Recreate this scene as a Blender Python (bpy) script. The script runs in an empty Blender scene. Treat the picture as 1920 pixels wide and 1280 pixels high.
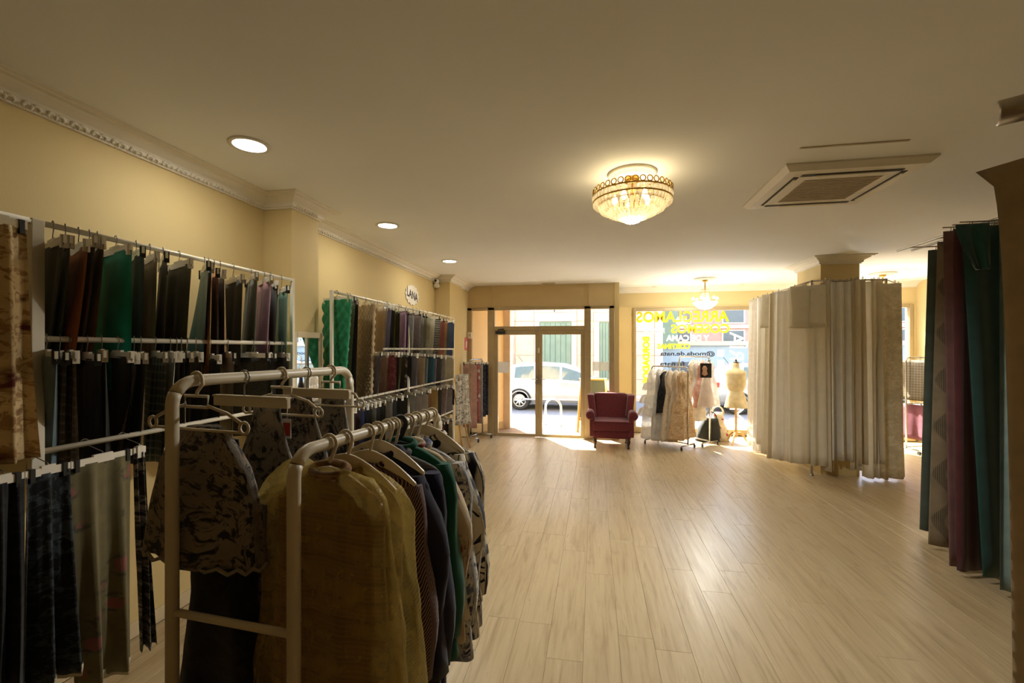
import bpy, bmesh, math, random
from mathutils import Vector, Matrix, noise as mnoise

# ------------------------------------------------------------------ scene, camera, world, sun, exposure
scene = bpy.context.scene
col = scene.collection
PI = math.pi
F, CX, HY, VPX, HC = 842.0, 960.0, 654.0, 1114.0, 1.70     # focal length in pixels, horizon row, eye height
YAW = math.atan((VPX - CX) / F)
SN, CS = math.sin(YAW), math.cos(YAW)

cam_data = bpy.data.cameras.new('camera')
cam_data.sensor_width = 36.0
cam_data.lens = 36.0 * F / 1920.0
cam_data.shift_y = (HY - 640.0) / 1920.0
cam_data.clip_start = 0.05
cam = bpy.data.objects.new('camera', cam_data)
col.objects.link(cam)
cam.location = (0, 0, HC)
cam.rotation_euler = (PI / 2, 0, YAW)
scene.camera = cam

scene.view_settings.view_transform = 'Standard'
scene.view_settings.look = 'None'
scene.view_settings.gamma = 1.0
scene.view_settings.use_curve_mapping = False
scene.view_settings.exposure = 0.92
scene.cycles.use_denoising = True
scene.cycles.diffuse_bounces = 4
scene.cycles.max_bounces = 9
scene.cycles.transparent_max_bounces = 14
scene.cycles.adaptive_threshold = 0.02
scene.cycles.caustics_reflective = False
scene.cycles.caustics_refractive = False
scene.cycles.sample_clamp_indirect = 4.0

world = bpy.data.worlds.new('sky')
scene.world = world
world.use_nodes = True
wn = world.node_tree
wn.nodes.clear()
sky = wn.nodes.new('ShaderNodeTexSky')
sky.sky_type = 'NISHITA'
sky.sun_disc = False
sky.sun_elevation = math.radians(47)
sky.sun_rotation = math.radians(-31)
sky.air_density = 1.0
sky.dust_density = 2.0
bg = wn.nodes.new('ShaderNodeBackground')
bg.inputs['Strength'].default_value = 0.66
wo = wn.nodes.new('ShaderNodeOutputWorld')
wn.links.new(sky.outputs[0], bg.inputs['Color'])
wn.links.new(bg.outputs[0], wo.inputs['Surface'])

sun_data = bpy.data.lights.new('sun', 'SUN')
sun_data.energy = 20.0
sun_data.angle = math.radians(0.6)
sun_data.color = (1.0, 0.94, 0.84)
sun = bpy.data.objects.new('sun', sun_data)
col.objects.link(sun)
sun.location = (-6, 20, 14)
sun.rotation_euler = Vector((0.52 * 0.682, -0.854 * 0.682, -0.731)).to_track_quat('-Z', 'Y').to_euler()

DOWNLIGHT_W, CHANDELIER_W, PENDANT_FILL_W = 4.0, 5.0, 30.0
CHANDELIER_FILL_W = 85.0

# ------------------------------------------------------------------ main planes of the room (metres)
WALL_X, PIL_X, RACK_X = -2.68, -2.42, -2.25
RIGHT_X, BACK_Y, DOOR_Y, WIN_Y, CEIL = 5.85, -2.2, 8.62, 9.5, 2.945


def ray(px, py):
    u, v = (px - CX) / F, (HY - py) / F
    return (-SN + u * CS, CS + u * SN, v)


def on_x(px, py, X):
    x, y, z = ray(px, py)
    t = X / x
    return Vector((X, y * t, HC + z * t))


def on_y(px, py, Y):
    x, y, z = ray(px, py)
    t = Y / y
    return Vector((x * t, Y, HC + z * t))


def on_z(px, py, Z):
    x, y, z = ray(px, py)
    t = (Z - HC) / z
    return Vector((x * t, y * t, Z))


def at_depth(px, py, dep):
    x, y, z = ray(px, py)
    return Vector((x * dep, y * dep, HC + z * dep))


def rgb(r, g, b):
    f = lambda c: (c / 255 / 12.92) if c / 255 <= 0.04045 else ((c / 255 + 0.055) / 1.055) ** 2.4
    return (f(r), f(g), f(b), 1.0)


# ------------------------------------------------------------------ materials
MATS = {}


def new_mat(name):
    m = bpy.data.materials.new(name)
    m.use_nodes = True
    nt = m.node_tree
    return m, nt, nt.nodes['Principled BSDF']


def N(nt, kind, **kw):
    n = nt.nodes.new(kind)
    for k, v in kw.items():
        if k.startswith('i_'):
            n.inputs[int(k[2:])].default_value = v
        elif k.startswith('n_'):
            n.inputs[k[2:]].default_value = v
        else:
            setattr(n, k, v)
    return n


def ramp(nt, fac, stops):
    r = nt.nodes.new('ShaderNodeValToRGB')
    e = r.color_ramp.elements
    while len(e) < len(stops):
        e.new(0.5)
    for i, (p, c) in enumerate(stops):
        e[i].position = p
        e[i].color = c
    nt.links.new(fac, r.inputs[0])
    return r.outputs[0]


def mix(nt, fac, a, b, mode='MIX'):
    m = nt.nodes.new('ShaderNodeMix')
    m.data_type = 'RGBA'
    m.blend_type = mode
    for sock, val in ((m.inputs[0], fac), (m.inputs[6], a), (m.inputs[7], b)):
        if hasattr(val, 'is_linked'):
            nt.links.new(val, sock)
        else:
            sock.default_value = val
    return m.outputs[2]


def math_node(nt, op, a, b=None):
    m = nt.nodes.new('ShaderNodeMath')
    m.operation = op
    for i, v in enumerate((a, b)):
        if v is None:
            continue
        if hasattr(v, 'is_linked'):
            nt.links.new(v, m.inputs[i])
        else:
            m.inputs[i].default_value = v
    return m.outputs[0]


def bump(nt, bsdf, height, strength=0.3, dist=0.01):
    b = nt.nodes.new('ShaderNodeBump')
    b.inputs['Strength'].default_value = strength
    b.inputs['Distance'].default_value = dist
    nt.links.new(height, b.inputs['Height'])
    nt.links.new(b.outputs[0], bsdf.inputs['Normal'])


def plain(name, c, rough=0.6, metal=0.0, var=0.06, scale=6.0, bmp=0.0, bscale=80.0, spec=0.5, coat=0.0, emit=None):
    """painted, plastic, metal, wood-like plain surfaces: a colour with slight unevenness in object space"""
    if name in MATS:
        return MATS[name]
    m, nt, b = new_mat(name)
    tc = N(nt, 'ShaderNodeTexCoord')
    n = N(nt, 'ShaderNodeTexNoise', n_Scale=scale, n_Detail=4.0)
    nt.links.new(tc.outputs['Object'], n.inputs['Vector'])
    lo = tuple(max(0, x * (1 - var)) for x in c[:3]) + (1,)
    hi = tuple(min(1, x * (1 + var)) for x in c[:3]) + (1,)
    nt.links.new(ramp(nt, n.outputs[0], [(0.3, lo), (0.7, hi)]), b.inputs['Base Color'])
    b.inputs['Roughness'].default_value = rough
    b.inputs['Metallic'].default_value = metal
    b.inputs['Specular IOR Level'].default_value = spec
    b.inputs['Coat Weight'].default_value = coat
    if bmp:
        n2 = N(nt, 'ShaderNodeTexNoise', n_Scale=bscale, n_Detail=3.0)
        nt.links.new(tc.outputs['Object'], n2.inputs['Vector'])
        bump(nt, b, n2.outputs[0], bmp, 0.004)
    if emit:
        b.inputs['Emission Color'].default_value = emit[0]
        b.inputs['Emission Strength'].default_value = emit[1]
    MATS[name] = m
    return m


def cloth(name, c, kind='plain', c2=None, c3=None, scale=1.0, rough=0.85, sheen=0.15, translucent=0.0, var=1.0):
    """woven cloth; UV carries metres across and down the cloth"""
    if name in MATS:
        return MATS[name]
    m, nt, b = new_mat(name)
    uv = N(nt, 'ShaderNodeUVMap', uv_map='UVMap')
    v = uv.outputs[0]
    sep = N(nt, 'ShaderNodeSeparateXYZ')
    nt.links.new(v, sep.inputs[0])
    c2 = c2 or tuple(min(1, x * 1.8 + 0.01) for x in c[:3]) + (1,)
    c3 = c3 or c2
    base = N(nt, 'ShaderNodeTexNoise', n_Scale=9.0 * scale, n_Detail=3.0)
    nt.links.new(v, base.inputs['Vector'])
    dk = tuple(x * (1 - 0.18 * var) for x in c[:3]) + (1,)
    lt = tuple(min(1, x * (1 + 0.12 * var)) for x in c[:3]) + (1,)
    ground = ramp(nt, base.outputs[0], [(0.3, dk), (0.7, lt)])
    out = ground
    if kind == 'stripe':
        s = math_node(nt, 'SINE', math_node(nt, 'MULTIPLY', sep.outputs[0], 260.0 * scale))
        out = mix(nt, ramp(nt, s, [(0.35, (0, 0, 0, 1)), (0.6, (1, 1, 1, 1))]), ground, c2)
    elif kind == 'bars':
        s = math_node(nt, 'SINE', math_node(nt, 'MULTIPLY', sep.outputs[1], 260.0 * scale))
        out = mix(nt, ramp(nt, s, [(0.35, (0, 0, 0, 1)), (0.6, (1, 1, 1, 1))]), ground, c2)
    elif kind == 'plaid':
        s1 = math_node(nt, 'SINE', math_node(nt, 'MULTIPLY', sep.outputs[0], 150.0 * scale))
        s2 = math_node(nt, 'SINE', math_node(nt, 'MULTIPLY', sep.outputs[1], 150.0 * scale))
        f1 = math_node(nt, 'SINE', math_node(nt, 'MULTIPLY', sep.outputs[1], 620.0 * scale))
        a = ramp(nt, s1, [(0.5, (0, 0, 0, 1)), (0.8, (1, 1, 1, 1))])
        d = ramp(nt, s2, [(0.5, (0, 0, 0, 1)), (0.8, (1, 1, 1, 1))])
        o1 = mix(nt, math_node(nt, 'MULTIPLY', a, 0.55), ground, c2)
        o2 = mix(nt, math_node(nt, 'MULTIPLY', d, 0.55), o1, c2)
        g = ramp(nt, f1, [(0.45, (0, 0, 0, 1)), (0.55, (1, 1, 1, 1))])
        out = mix(nt, math_node(nt, 'MULTIPLY', g, 0.3), o2, c3)
    elif kind == 'check':
        ck = N(nt, 'ShaderNodeTexChecker', n_Scale=70.0 * scale)
        ck.inputs[1].default_value = c
        ck.inputs[2].default_value = c2
        nt.links.new(v, ck.inputs[0])
        out = mix(nt, 0.25, ck.outputs[0], ground)
    elif kind == 'diag':
        s = math_node(nt, 'SINE', math_node(nt, 'MULTIPLY', math_node(nt, 'ADD', sep.outputs[0], sep.outputs[1]), 420.0 * scale))
        out = mix(nt, ramp(nt, s, [(0.4, (0, 0, 0, 1)), (0.6, (1, 1, 1, 1))]), ground, c2)
    elif kind == 'tweed':
        n2 = N(nt, 'ShaderNodeTexNoise', n_Scale=120.0 * scale, n_Detail=2.0)
        nt.links.new(v, n2.inputs['Vector'])
        out = mix(nt, ramp(nt, n2.outputs[0], [(0.48, (0, 0, 0, 1)), (0.58, (1, 1, 1, 1))]), ground, c2)
    elif kind == 'toile':
        n2 = N(nt, 'ShaderNodeTexNoise', n_Scale=20.0 * scale, n_Detail=6.0, n_Roughness=0.7, n_Distortion=1.2)
        nt.links.new(v, n2.inputs['Vector'])
        out = mix(nt, ramp(nt, n2.outputs[0], [(0.5, (0, 0, 0, 1)), (0.56, (1, 1, 1, 1))]), ground, c2)
        n3 = N(nt, 'ShaderNodeTexNoise', n_Scale=7.0 * scale, n_Detail=3.0)
        nt.links.new(v, n3.inputs['Vector'])
        out = mix(nt, ramp(nt, n3.outputs[0], [(0.58, (0, 0, 0, 1)), (0.66, (1, 1, 1, 1))]), out, c3)
    elif kind == 'swirl':
        n2 = N(nt, 'ShaderNodeTexNoise', n_Scale=8.0 * scale, n_Detail=1.0, n_Distortion=0.6)
        nt.links.new(v, n2.inputs['Vector'])
        s = math_node(nt, 'SINE', math_node(nt, 'MULTIPLY', n2.outputs[0], 42.0))
        out = mix(nt, ramp(nt, s, [(0.62, (0, 0, 0, 1)), (0.75, (1, 1, 1, 1))]), ground, c2)
        n3 = N(nt, 'ShaderNodeTexNoise', n_Scale=5.0 * scale, n_Detail=2.0)
        nt.links.new(v, n3.inputs['Vector'])
        out = mix(nt, ramp(nt, n3.outputs[0], [(0.55, (0, 0, 0, 1)), (0.58, (1, 1, 1, 1))]), out, c3)
    elif kind == 'floral':
        vo = N(nt, 'ShaderNodeTexVoronoi', n_Scale=8.0 * scale)
        n2 = N(nt, 'ShaderNodeTexNoise', n_Scale=30.0 * scale, n_Detail=3.0)
        nt.links.new(v, n2.inputs['Vector'])
        vv = mix(nt, 0.06, v, n2.outputs[1], 'ADD')
        nt.links.new(vv, vo.inputs['Vector'])
        near = ramp(nt, vo.outputs['Distance'], [(0.22, (1, 1, 1, 1)), (0.30, (0, 0, 0, 1))])
        far = ramp(nt, vo.outputs['Distance'], [(0.36, (1, 1, 1, 1)), (0.46, (0, 0, 0, 1))])
        leaf = math_node(nt, 'MULTIPLY', far, ramp(nt, n2.outputs[0], [(0.5, (0, 0, 0, 1)), (0.6, (1, 1, 1, 1))]))
        out = mix(nt, leaf, ground, c3)
        out = mix(nt, near, out, c2)
    elif kind == 'wavedots':
        w = math_node(nt, 'ADD', sep.outputs[0], math_node(nt, 'MULTIPLY', math_node(nt, 'SINE', math_node(nt, 'MULTIPLY', sep.outputs[1], 16.0)), 0.05))
        band = math_node(nt, 'SINE', math_node(nt, 'MULTIPLY', w, 30.0))
        vo = N(nt, 'ShaderNodeTexVoronoi', n_Scale=95.0, n_Randomness=0.0)
        nt.links.new(v, vo.inputs['Vector'])
        dots = ramp(nt, vo.outputs['Distance'], [(0.3, (1, 1, 1, 1)), (0.4, (0, 0, 0, 1))])
        out = mix(nt, math_node(nt, 'MULTIPLY', dots, ramp(nt, band, [(0.25, (0, 0, 0, 1)), (0.6, (1, 1, 1, 1))])), ground, c2)
    elif kind == 'vine':
        vo = N(nt, 'ShaderNodeTexVoronoi', n_Scale=11.0 * scale)
        nt.links.new(v, vo.inputs['Vector'])
        near = ramp(nt, vo.outputs['Distance'], [(0.16, (1, 1, 1, 1)), (0.22, (0, 0, 0, 1))])
        out = mix(nt, near, ground, c2)
    nt.links.new(out, b.inputs['Base Color'])
    b.inputs['Roughness'].default_value = rough
    b.inputs['Sheen Weight'].default_value = sheen
    b.inputs['Specular IOR Level'].default_value = 0.5 if rough < 0.6 else 0.2
    wv = N(nt, 'ShaderNodeTexNoise', n_Scale=260.0, n_Detail=2.0)
    nt.links.new(v, wv.inputs['Vector'])
    bump(nt, b, wv.outputs[0], 0.25, 0.002)
    if translucent:
        tr = N(nt, 'ShaderNodeBsdfTranslucent')
        nt.links.new(out, tr.inputs['Color'])
        ms = N(nt, 'ShaderNodeMixShader', i_0=translucent)
        nt.links.new(b.outputs[0], ms.inputs[1])
        nt.links.new(tr.outputs[0], ms.inputs[2])
        nt.links.new(ms.outputs[0], nt.nodes['Material Output'].inputs[0])
    MATS[name] = m
    return m


def film(name, c, clear=0.5, rough=0.35):
    """thin sheet that lets part of the light straight through (plastic film, tulle, frosting)"""
    if name in MATS:
        return MATS[name]
    m, nt, b = new_mat(name)
    b.inputs['Base Color'].default_value = c
    b.inputs['Roughness'].default_value = rough
    t = N(nt, 'ShaderNodeBsdfTransparent')
    tl = N(nt, 'ShaderNodeBsdfTranslucent')
    tl.inputs[0].default_value = c
    m1 = N(nt, 'ShaderNodeMixShader', i_0=0.4)
    nt.links.new(b.outputs[0], m1.inputs[1])
    nt.links.new(tl.outputs[0], m1.inputs[2])
    tc = N(nt, 'ShaderNodeTexCoord')
    n = N(nt, 'ShaderNodeTexNoise', n_Scale=14.0, n_Detail=4.0)
    nt.links.new(tc.outputs['Object'], n.inputs['Vector'])
    f = ramp(nt, n.outputs[0], [(0.3, (clear * 0.75,) * 3 + (1,)), (0.7, (min(1, clear * 1.2),) * 3 + (1,))])
    if 'plastic' in name:
        mp = N(nt, 'ShaderNodeMapping')
        mp.inputs['Scale'].default_value = (9, 9, 3)
        mp.inputs['Rotation'].default_value = (0.3, 0.4, 0)
        nt.links.new(tc.outputs['Object'], mp.inputs['Vector'])
        cr = N(nt, 'ShaderNodeTexNoise', n_Scale=2.5, n_Detail=5.0, n_Distortion=2.0)
        nt.links.new(mp.outputs[0], cr.inputs['Vector'])
        bump(nt, b, cr.outputs[0], 0.8, 0.02)
    m2 = N(nt, 'ShaderNodeMixShader')
    nt.links.new(f, m2.inputs[0])
    nt.links.new(m1.outputs[0], m2.inputs[1])
    nt.links.new(t.outputs[0], m2.inputs[2])
    nt.links.new(m2.outputs[0], nt.nodes['Material Output'].inputs[0])
    MATS[name] = m
    return m


def glass(name, tint=(0.97, 0.98, 0.97, 1), refl=0.07):
    if name in MATS:
        return MATS[name]
    m, nt, b = new_mat(name)
    nt.nodes.remove(b)
    t = N(nt, 'ShaderNodeBsdfTransparent')
    t.inputs[0].default_value = tint
    g = N(nt, 'ShaderNodeBsdfGlossy')
    g.inputs['Roughness'].default_value = 0.03
    fr = N(nt, 'ShaderNodeLayerWeight', n_Blend=0.15)
    f = math_node(nt, 'ADD', math_node(nt, 'MULTIPLY', fr.outputs['Fresnel'], 0.5), refl * 0.3)
    ms = N(nt, 'ShaderNodeMixShader')
    nt.links.new(f, ms.inputs[0])
    nt.links.new(t.outputs[0], ms.inputs[1])
    nt.links.new(g.outputs[0], ms.inputs[2])
    nt.links.new(ms.outputs[0], nt.nodes['Material Output'].inputs[0])
    MATS[name] = m
    return m


def lamp(name, c, strength):
    if name in MATS:
        return MATS[name]
    m, nt, b = new_mat(name)
    b.inputs['Base Color'].default_value = (0.9, 0.9, 0.85, 1)
    b.inputs['Emission Color'].default_value = c
    b.inputs['Emission Strength'].default_value = strength
    MATS[name] = m
    return m


def wood_floor():
    m, nt, b = new_mat('oak_plank')
    tc = N(nt, 'ShaderNodeTexCoord')
    oi = N(nt, 'ShaderNodeObjectInfo')
    off = N(nt, 'ShaderNodeVectorMath', operation='SCALE')
    cmb = N(nt, 'ShaderNodeCombineXYZ')
    for i in range(3):
        nt.links.new(math_node(nt, 'MULTIPLY', oi.outputs['Random'], 37.0 + 11 * i), cmb.inputs[i])
    add = N(nt, 'ShaderNodeVectorMath', operation='ADD')
    nt.links.new(tc.outputs['Object'], add.inputs[0])
    nt.links.new(cmb.outputs[0], add.inputs[1])
    mp = N(nt, 'ShaderNodeMapping')
    mp.inputs['Scale'].default_value = (20.0, 1.1, 1.0)
    nt.links.new(add.outputs[0], mp.inputs['Vector'])
    n1 = N(nt, 'ShaderNodeTexNoise', n_Scale=1.5, n_Detail=7.0, n_Roughness=0.62, n_Distortion=0.5)
    nt.links.new(mp.outputs[0], n1.inputs['Vector'])
    mp2 = N(nt, 'ShaderNodeMapping')
    mp2.inputs['Scale'].default_value = (7.0, 1.3, 1.0)
    nt.links.new(add.outputs[0], mp2.inputs['Vector'])
    n2 = N(nt, 'ShaderNodeTexNoise', n_Scale=1.6, n_Detail=4.0, n_Distortion=1.0)
    nt.links.new(mp2.outputs[0], n2.inputs['Vector'])
    grain = ramp(nt, n1.outputs[0], [(0.25, rgb(160, 138, 103)), (0.47, rgb(186, 166, 130)), (0.75, rgb(200, 182, 147))])
    knots = ramp(nt, n2.outputs[0], [(0.56, (0, 0, 0, 1)), (0.74, (1, 1, 1, 1))])
    c1 = mix(nt, math_node(nt, 'MULTIPLY', knots, 0.4), grain, rgb(140, 116, 84))
    tone = ramp(nt, oi.outputs['Random'], [(0.0, (0.95, 0.945, 0.93, 1)), (1.0, (1.0, 1.0, 1.0, 1))])
    nt.links.new(mix(nt, 1.0, c1, tone, 'MULTIPLY'), b.inputs['Base Color'])
    nt.links.new(ramp(nt, n1.outputs[0], [(0.3, (0.36, 0.36, 0.36, 1)), (0.7, (0.26, 0.26, 0.26, 1))]), b.inputs['Roughness'])
    bump(nt, b, n1.outputs[0], 0.12, 0.002)
    return m


m_wall = plain('cream_yellow_paint', rgb(214, 191, 136), 0.75, var=0.03, scale=2.0, bmp=0.12, bscale=120)
m_wall_outer = plain('cream_facade_paint', rgb(232, 204, 160), 0.8, var=0.04, scale=3.0, bmp=0.1)
m_ceil = plain('ceiling_paint', rgb(238, 237, 232), 0.85, var=0.02, scale=1.2, bmp=0.05, bscale=90)
m_trim = plain('plaster_moulding_white', rgb(232, 224, 206), 0.6, var=0.03)
m_header = plain('entrance_panel_paint', rgb(212, 188, 140), 0.7, var=0.03, scale=2.0)
m_alu = plain('bronze_aluminium', rgb(176, 156, 116), 0.42, 0.25, var=0.06, scale=9)
m_glass = glass('window_glass')
m_frost = film('frosted_film', rgb(205, 205, 195), 0.35)
m_black = plain('black_plastic', rgb(22, 22, 22), 0.45)
m_steel = plain('brushed_steel', rgb(180, 172, 158), 0.3, 0.9, var=0.1, scale=30)
m_chrome = plain('chrome_tube', rgb(205, 203, 198), 0.2, 0.95, var=0.03)
m_rackwhite = plain('rack_white_enamel', rgb(226, 219, 200), 0.4, var=0.03)
m_hangwhite = plain('hanger_white_plastic', rgb(232, 226, 210), 0.4, var=0.03)
m_creamplastic = plain('hanger_cream_plastic', rgb(205, 190, 160), 0.4, var=0.04)
m_wire = plain('hanger_wire', rgb(150, 145, 135), 0.3, 0.9)
m_gold = plain('gilded_brass', rgb(206, 164, 82), 0.28, 0.95, var=0.08, scale=25)
m_rubber = plain('caster_rubber', rgb(40, 36, 34), 0.6)
m_oak = wood_floor()


# ------------------------------------------------------------------ mesh helpers
class MB:
    def __init__(self):
        self.v, self.f, self.s, self.uv = [], [], [], {}

    def add(self, verts, faces, smooth=False):
        o = len(self.v)
        self.v += [tuple(p) for p in verts]
        for f in faces:
            self.f.append(tuple(i + o for i in f))
            self.s.append(smooth)
        return self

    def box(self, x0, x1, y0, y1, z0, z1):
        v = [(x, y, z) for z in (z0, z1) for y in (y0, y1) for x in (x0, x1)]
        return self.add(v, [(0, 2, 3, 1), (4, 5, 7, 6), (0, 1, 5, 4), (2, 6, 7, 3), (0, 4, 6, 2), (1, 3, 7, 5)])

    def obox(self, c, ax, hx, hy, z0, z1):
        """box standing on axis ax (unit XY), half sizes hx along it, hy across it"""
        ax = Vector((ax[0], ax[1], 0)).normalized()
        ay = Vector((-ax.y, ax.x, 0))
        c = Vector((c[0], c[1], 0))
        v = []
        for z in (z0, z1):
            for sy in (-1, 1):
                for sx in (-1, 1):
                    p = c + ax * hx * sx + ay * hy * sy
                    v.append((p.x, p.y, z))
        return self.add(v, [(0, 2, 3, 1), (4, 5, 7, 6), (0, 1, 5, 4), (2, 6, 7, 3), (0, 4, 6, 2), (1, 3, 7, 5)])

    def tube(self, path, r, n=8, closed=False, caps=True):
        pts = [Vector(p) for p in path]
        rs = r if isinstance(r, (list, tuple)) else [r] * len(pts)
        rings, up = [], None
        for i, p in enumerate(pts):
            if closed:
                t = pts[(i + 1) % len(pts)] - pts[i - 1]
            else:
                t = pts[min(i + 1, len(pts) - 1)] - pts[max(i - 1, 0)]
            if t.length < 1e-9:
                t = Vector((0, 0, 1))
            t.normalize()
            if up is None:
                up = Vector((0, 0, 1)) if abs(t.z) < 0.9 else Vector((1, 0, 0))
            a = (up - t * up.dot(t))
            if a.length < 1e-6:
                a = t.orthogonal()
            a.normalize()
            up = a
            b = t.cross(a)
            rings.append([p + (a * math.cos(2 * PI * k / n) + b * math.sin(2 * PI * k / n)) * rs[i] for k in range(n)])
        v = [q for ring in rings for q in ring]
        m = len(pts)
        f = []
        for i in range(m if closed else m - 1):
            j = (i + 1) % m
            for k in range(n):
                f.append((i * n + k, i * n + (k + 1) % n, j * n + (k + 1) % n, j * n + k))
        self.add(v, f, True)
        if caps and not closed:
            o = len(self.v) - len(v)
            self.f.append(tuple(o + k for k in reversed(range(n))))
            self.f.append(tuple(o + (m - 1) * n + k for k in range(n)))
            self.s += [False, False]
        return self

    def lathe(self, c, prof, n=24, sx=1.0, sy=1.0, a0=0.0):
        v, f = [], []
        for r, z in prof:
            for k in range(n):
                a = 2 * PI * k / n + a0
                v.append((c[0] + r * sx * math.cos(a), c[1] + r * sy * math.sin(a), c[2] + z))
        for i in range(len(prof) - 1):
            for k in range(n):
                f.append((i * n + k, i * n + (k + 1) % n, (i + 1) * n + (k + 1) % n, (i + 1) * n + k))
        f.append(tuple(reversed(range(n))))
        f.append(tuple((len(prof) - 1) * n + k for k in range(n)))
        return self.add(v, f, True)

    def loft(self, rings, cap=True, smooth=True):
        n = len(rings[0])
        v = [p for r in rings for p in r]
        f = []
        for i in range(len(rings) - 1):
            for k in range(n):
                f.append((i * n + k, i * n + (k + 1) % n, (i + 1) * n + (k + 1) % n, (i + 1) * n + k))
        if cap:
            f.append(tuple(reversed(range(n))))
            f.append(tuple((len(rings) - 1) * n + k for k in range(n)))
        return self.add(v, f, smooth)

    def prism(self, poly, y0, y1):
        """polygon in XZ extruded along Y"""
        n = len(poly)
        v = [(x, y0, z) for x, z in poly] + [(x, y1, z) for x, z in poly]
        f = [tuple(range(n)), tuple(reversed(range(n, 2 * n)))]
        f += [(i, i + n, (i + 1) % n + n, (i + 1) % n) for i in range(n)]
        return self.add(v, f)

    def build(self, name, mat, parent=None, bevel=0.0, segs=2, subsurf=0, fix=True):
        me = bpy.data.meshes.new(name)
        me.from_pydata(self.v, [], self.f)
        me.polygons.foreach_set('use_smooth', self.s)
        if self.uv:
            ul = me.uv_layers.new(name='UVMap')
            for lp in me.loops:
                ul.data[lp.index].uv = self.uv.get(lp.vertex_index, (0, 0))
        if fix:
            bm = bmesh.new()
            bm.from_mesh(me)
            bmesh.ops.recalc_face_normals(bm, faces=bm.faces)
            bm.to_mesh(me)
            bm.free()
        me.update()
        return link(name, me, mat, parent, bevel, segs, subsurf)


def link(name, me, mat, parent=None, bevel=0.0, segs=2, subsurf=0):
    o = bpy.data.objects.new(name, me)
    col.objects.link(o)
    if mat is not None and not me.materials:
        me.materials.append(mat)
    if parent is not None:
        attach(o, parent)
    if bevel:
        b = o.modifiers.new('bevel', 'BEVEL')
        b.width = bevel
        b.segments = segs
        b.limit_method = 'ANGLE'
    if subsurf:
        s = o.modifiers.new('subdivision', 'SUBSURF')
        s.levels = subsurf
        s.render_levels = subsurf
    return o


def root_loc(o):
    p = Vector(o.location)
    while o.parent:
        o = o.parent
        p = p + Vector(o.location) if o.type == 'EMPTY' else p
    return p


def attach(o, parent):
    """children are modelled in world coordinates; an Empty root only carries an offset"""
    o.parent = parent
    if parent.type == 'EMPTY':
        o.matrix_parent_inverse = Matrix.Translation(-Vector(parent.location))


def tag(o, label=None, cat=None, group=None, kind=None):
    if label:
        o['label'] = label
    if cat:
        o['category'] = cat
    if group:
        o['group'] = group
    if kind:
        o['kind'] = kind
    return o


def thing(name, label, cat, loc, group=None, kind=None):
    o = bpy.data.objects.new(name, None)
    o.empty_display_size = 0.05
    col.objects.link(o)
    o.location = loc
    return tag(o, label, cat, group, kind)


def struct(name, mb, mat, label, bevel=0.0):
    return tag(mb.build(name, mat, bevel=bevel), label, name.split('_')[0], kind='structure')


def lerp(a, b, t):
    return a + (b - a) * t


def arc(c, r, a0, a1, n, ax=(1, 0, 0), ay=(0, 0, 1)):
    c, ax, ay = Vector(c), Vector(ax), Vector(ay)
    return [c + ax * r * math.cos(lerp(a0, a1, i / n)) + ay * r * math.sin(lerp(a0, a1, i / n)) for i in range(n + 1)]

# ------------------------------------------------------------------ the room shell
random.seed(7)
floor = struct('floor', MB().box(WALL_X - 0.2, RIGHT_X + 0.2, BACK_Y - 0.2, WIN_Y + 0.1, -0.25, -0.009), plain('floor_screed', rgb(150, 122, 88), 0.7), 'light oak plank floor of the fabric shop')
PW, PL = 0.2, 1.35
pv = [(x, y, -0.0095) for y in (0, PL) for x in (0, PW)] + [(x, y, -0.0012) for y in (0.0004, PL - 0.0004) for x in (0.0004, PW - 0.0004)] + [(x, y, 0) for y in (0.0016, PL - 0.0016) for x in (0.0016, PW - 0.0016)]
pf = []
for a in (0, 4):
    pf += [(a, a + 1, a + 5, a + 4), (a + 1, a + 3, a + 7, a + 5), (a + 3, a + 2, a + 6, a + 7), (a + 2, a, a + 4, a + 6)]
pf.append((8, 9, 11, 10))
plank_mesh = bpy.data.meshes.new('plank')
plank_mesh.from_pydata(pv, [], pf)
plank_mesh.materials.append(m_oak)
row = 0
x = WALL_X + 0.02
while x < RIGHT_X - 0.05:
    y = 1.5 - random.random() * 0.9
    top = DOOR_Y - 0.02 if x < 0.2 else WIN_Y
    while y < top:
        p = bpy.data.objects.new('plank', plank_mesh)
        col.objects.link(p)
        p.parent = floor
        ln = min(PL, top - y)
        sx = min(1.0, (RIGHT_X - x) / PW)
        p.location = (x, y, 0)
        if ln < PL or sx < 1.0:
            p.scale = (sx, max(0.05, ln / PL), 1)
        y += PL 
    x += PW
    row += 1

struct('ceiling', MB().box(WALL_X - 0.2, RIGHT_X + 0.2, BACK_Y - 0.2, WIN_Y + 0.2, CEIL, CEIL + 0.25), m_ceil, 'smooth cream-white painted ceiling')
wl = struct('wall_left', MB().box(WALL_X - 0.2, WALL_X, BACK_Y - 0.2, DOOR_Y + 0.2, -0.01, CEIL), m_wall, 'warm mustard-cream wall behind the fabric racks')
MB().box(WALL_X, PIL_X, 3.27, 3.63, -0.01, CEIL).build('pilaster', m_wall, wl)
MB().box(WALL_X, PIL_X, 7.34, 8.0, -0.01, CEIL).build('pilaster', m_wall, wl)
MB().box(WALL_X, -2.47, 8.0, DOOR_Y + 0.1, -0.01, CEIL).build('pilaster', m_wall, wl)
struct('wall_back', MB().box(WALL_X, RIGHT_X, BACK_Y - 0.2, BACK_Y, -0.01, CEIL), m_wall, 'cream wall at the rear of the shop')
struct('wall_right', MB().box(RIGHT_X, RIGHT_X + 0.2, BACK_Y - 0.2, WIN_Y + 0.2, -0.01, CEIL), m_wall, 'cream wall at the far right corner')

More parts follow.
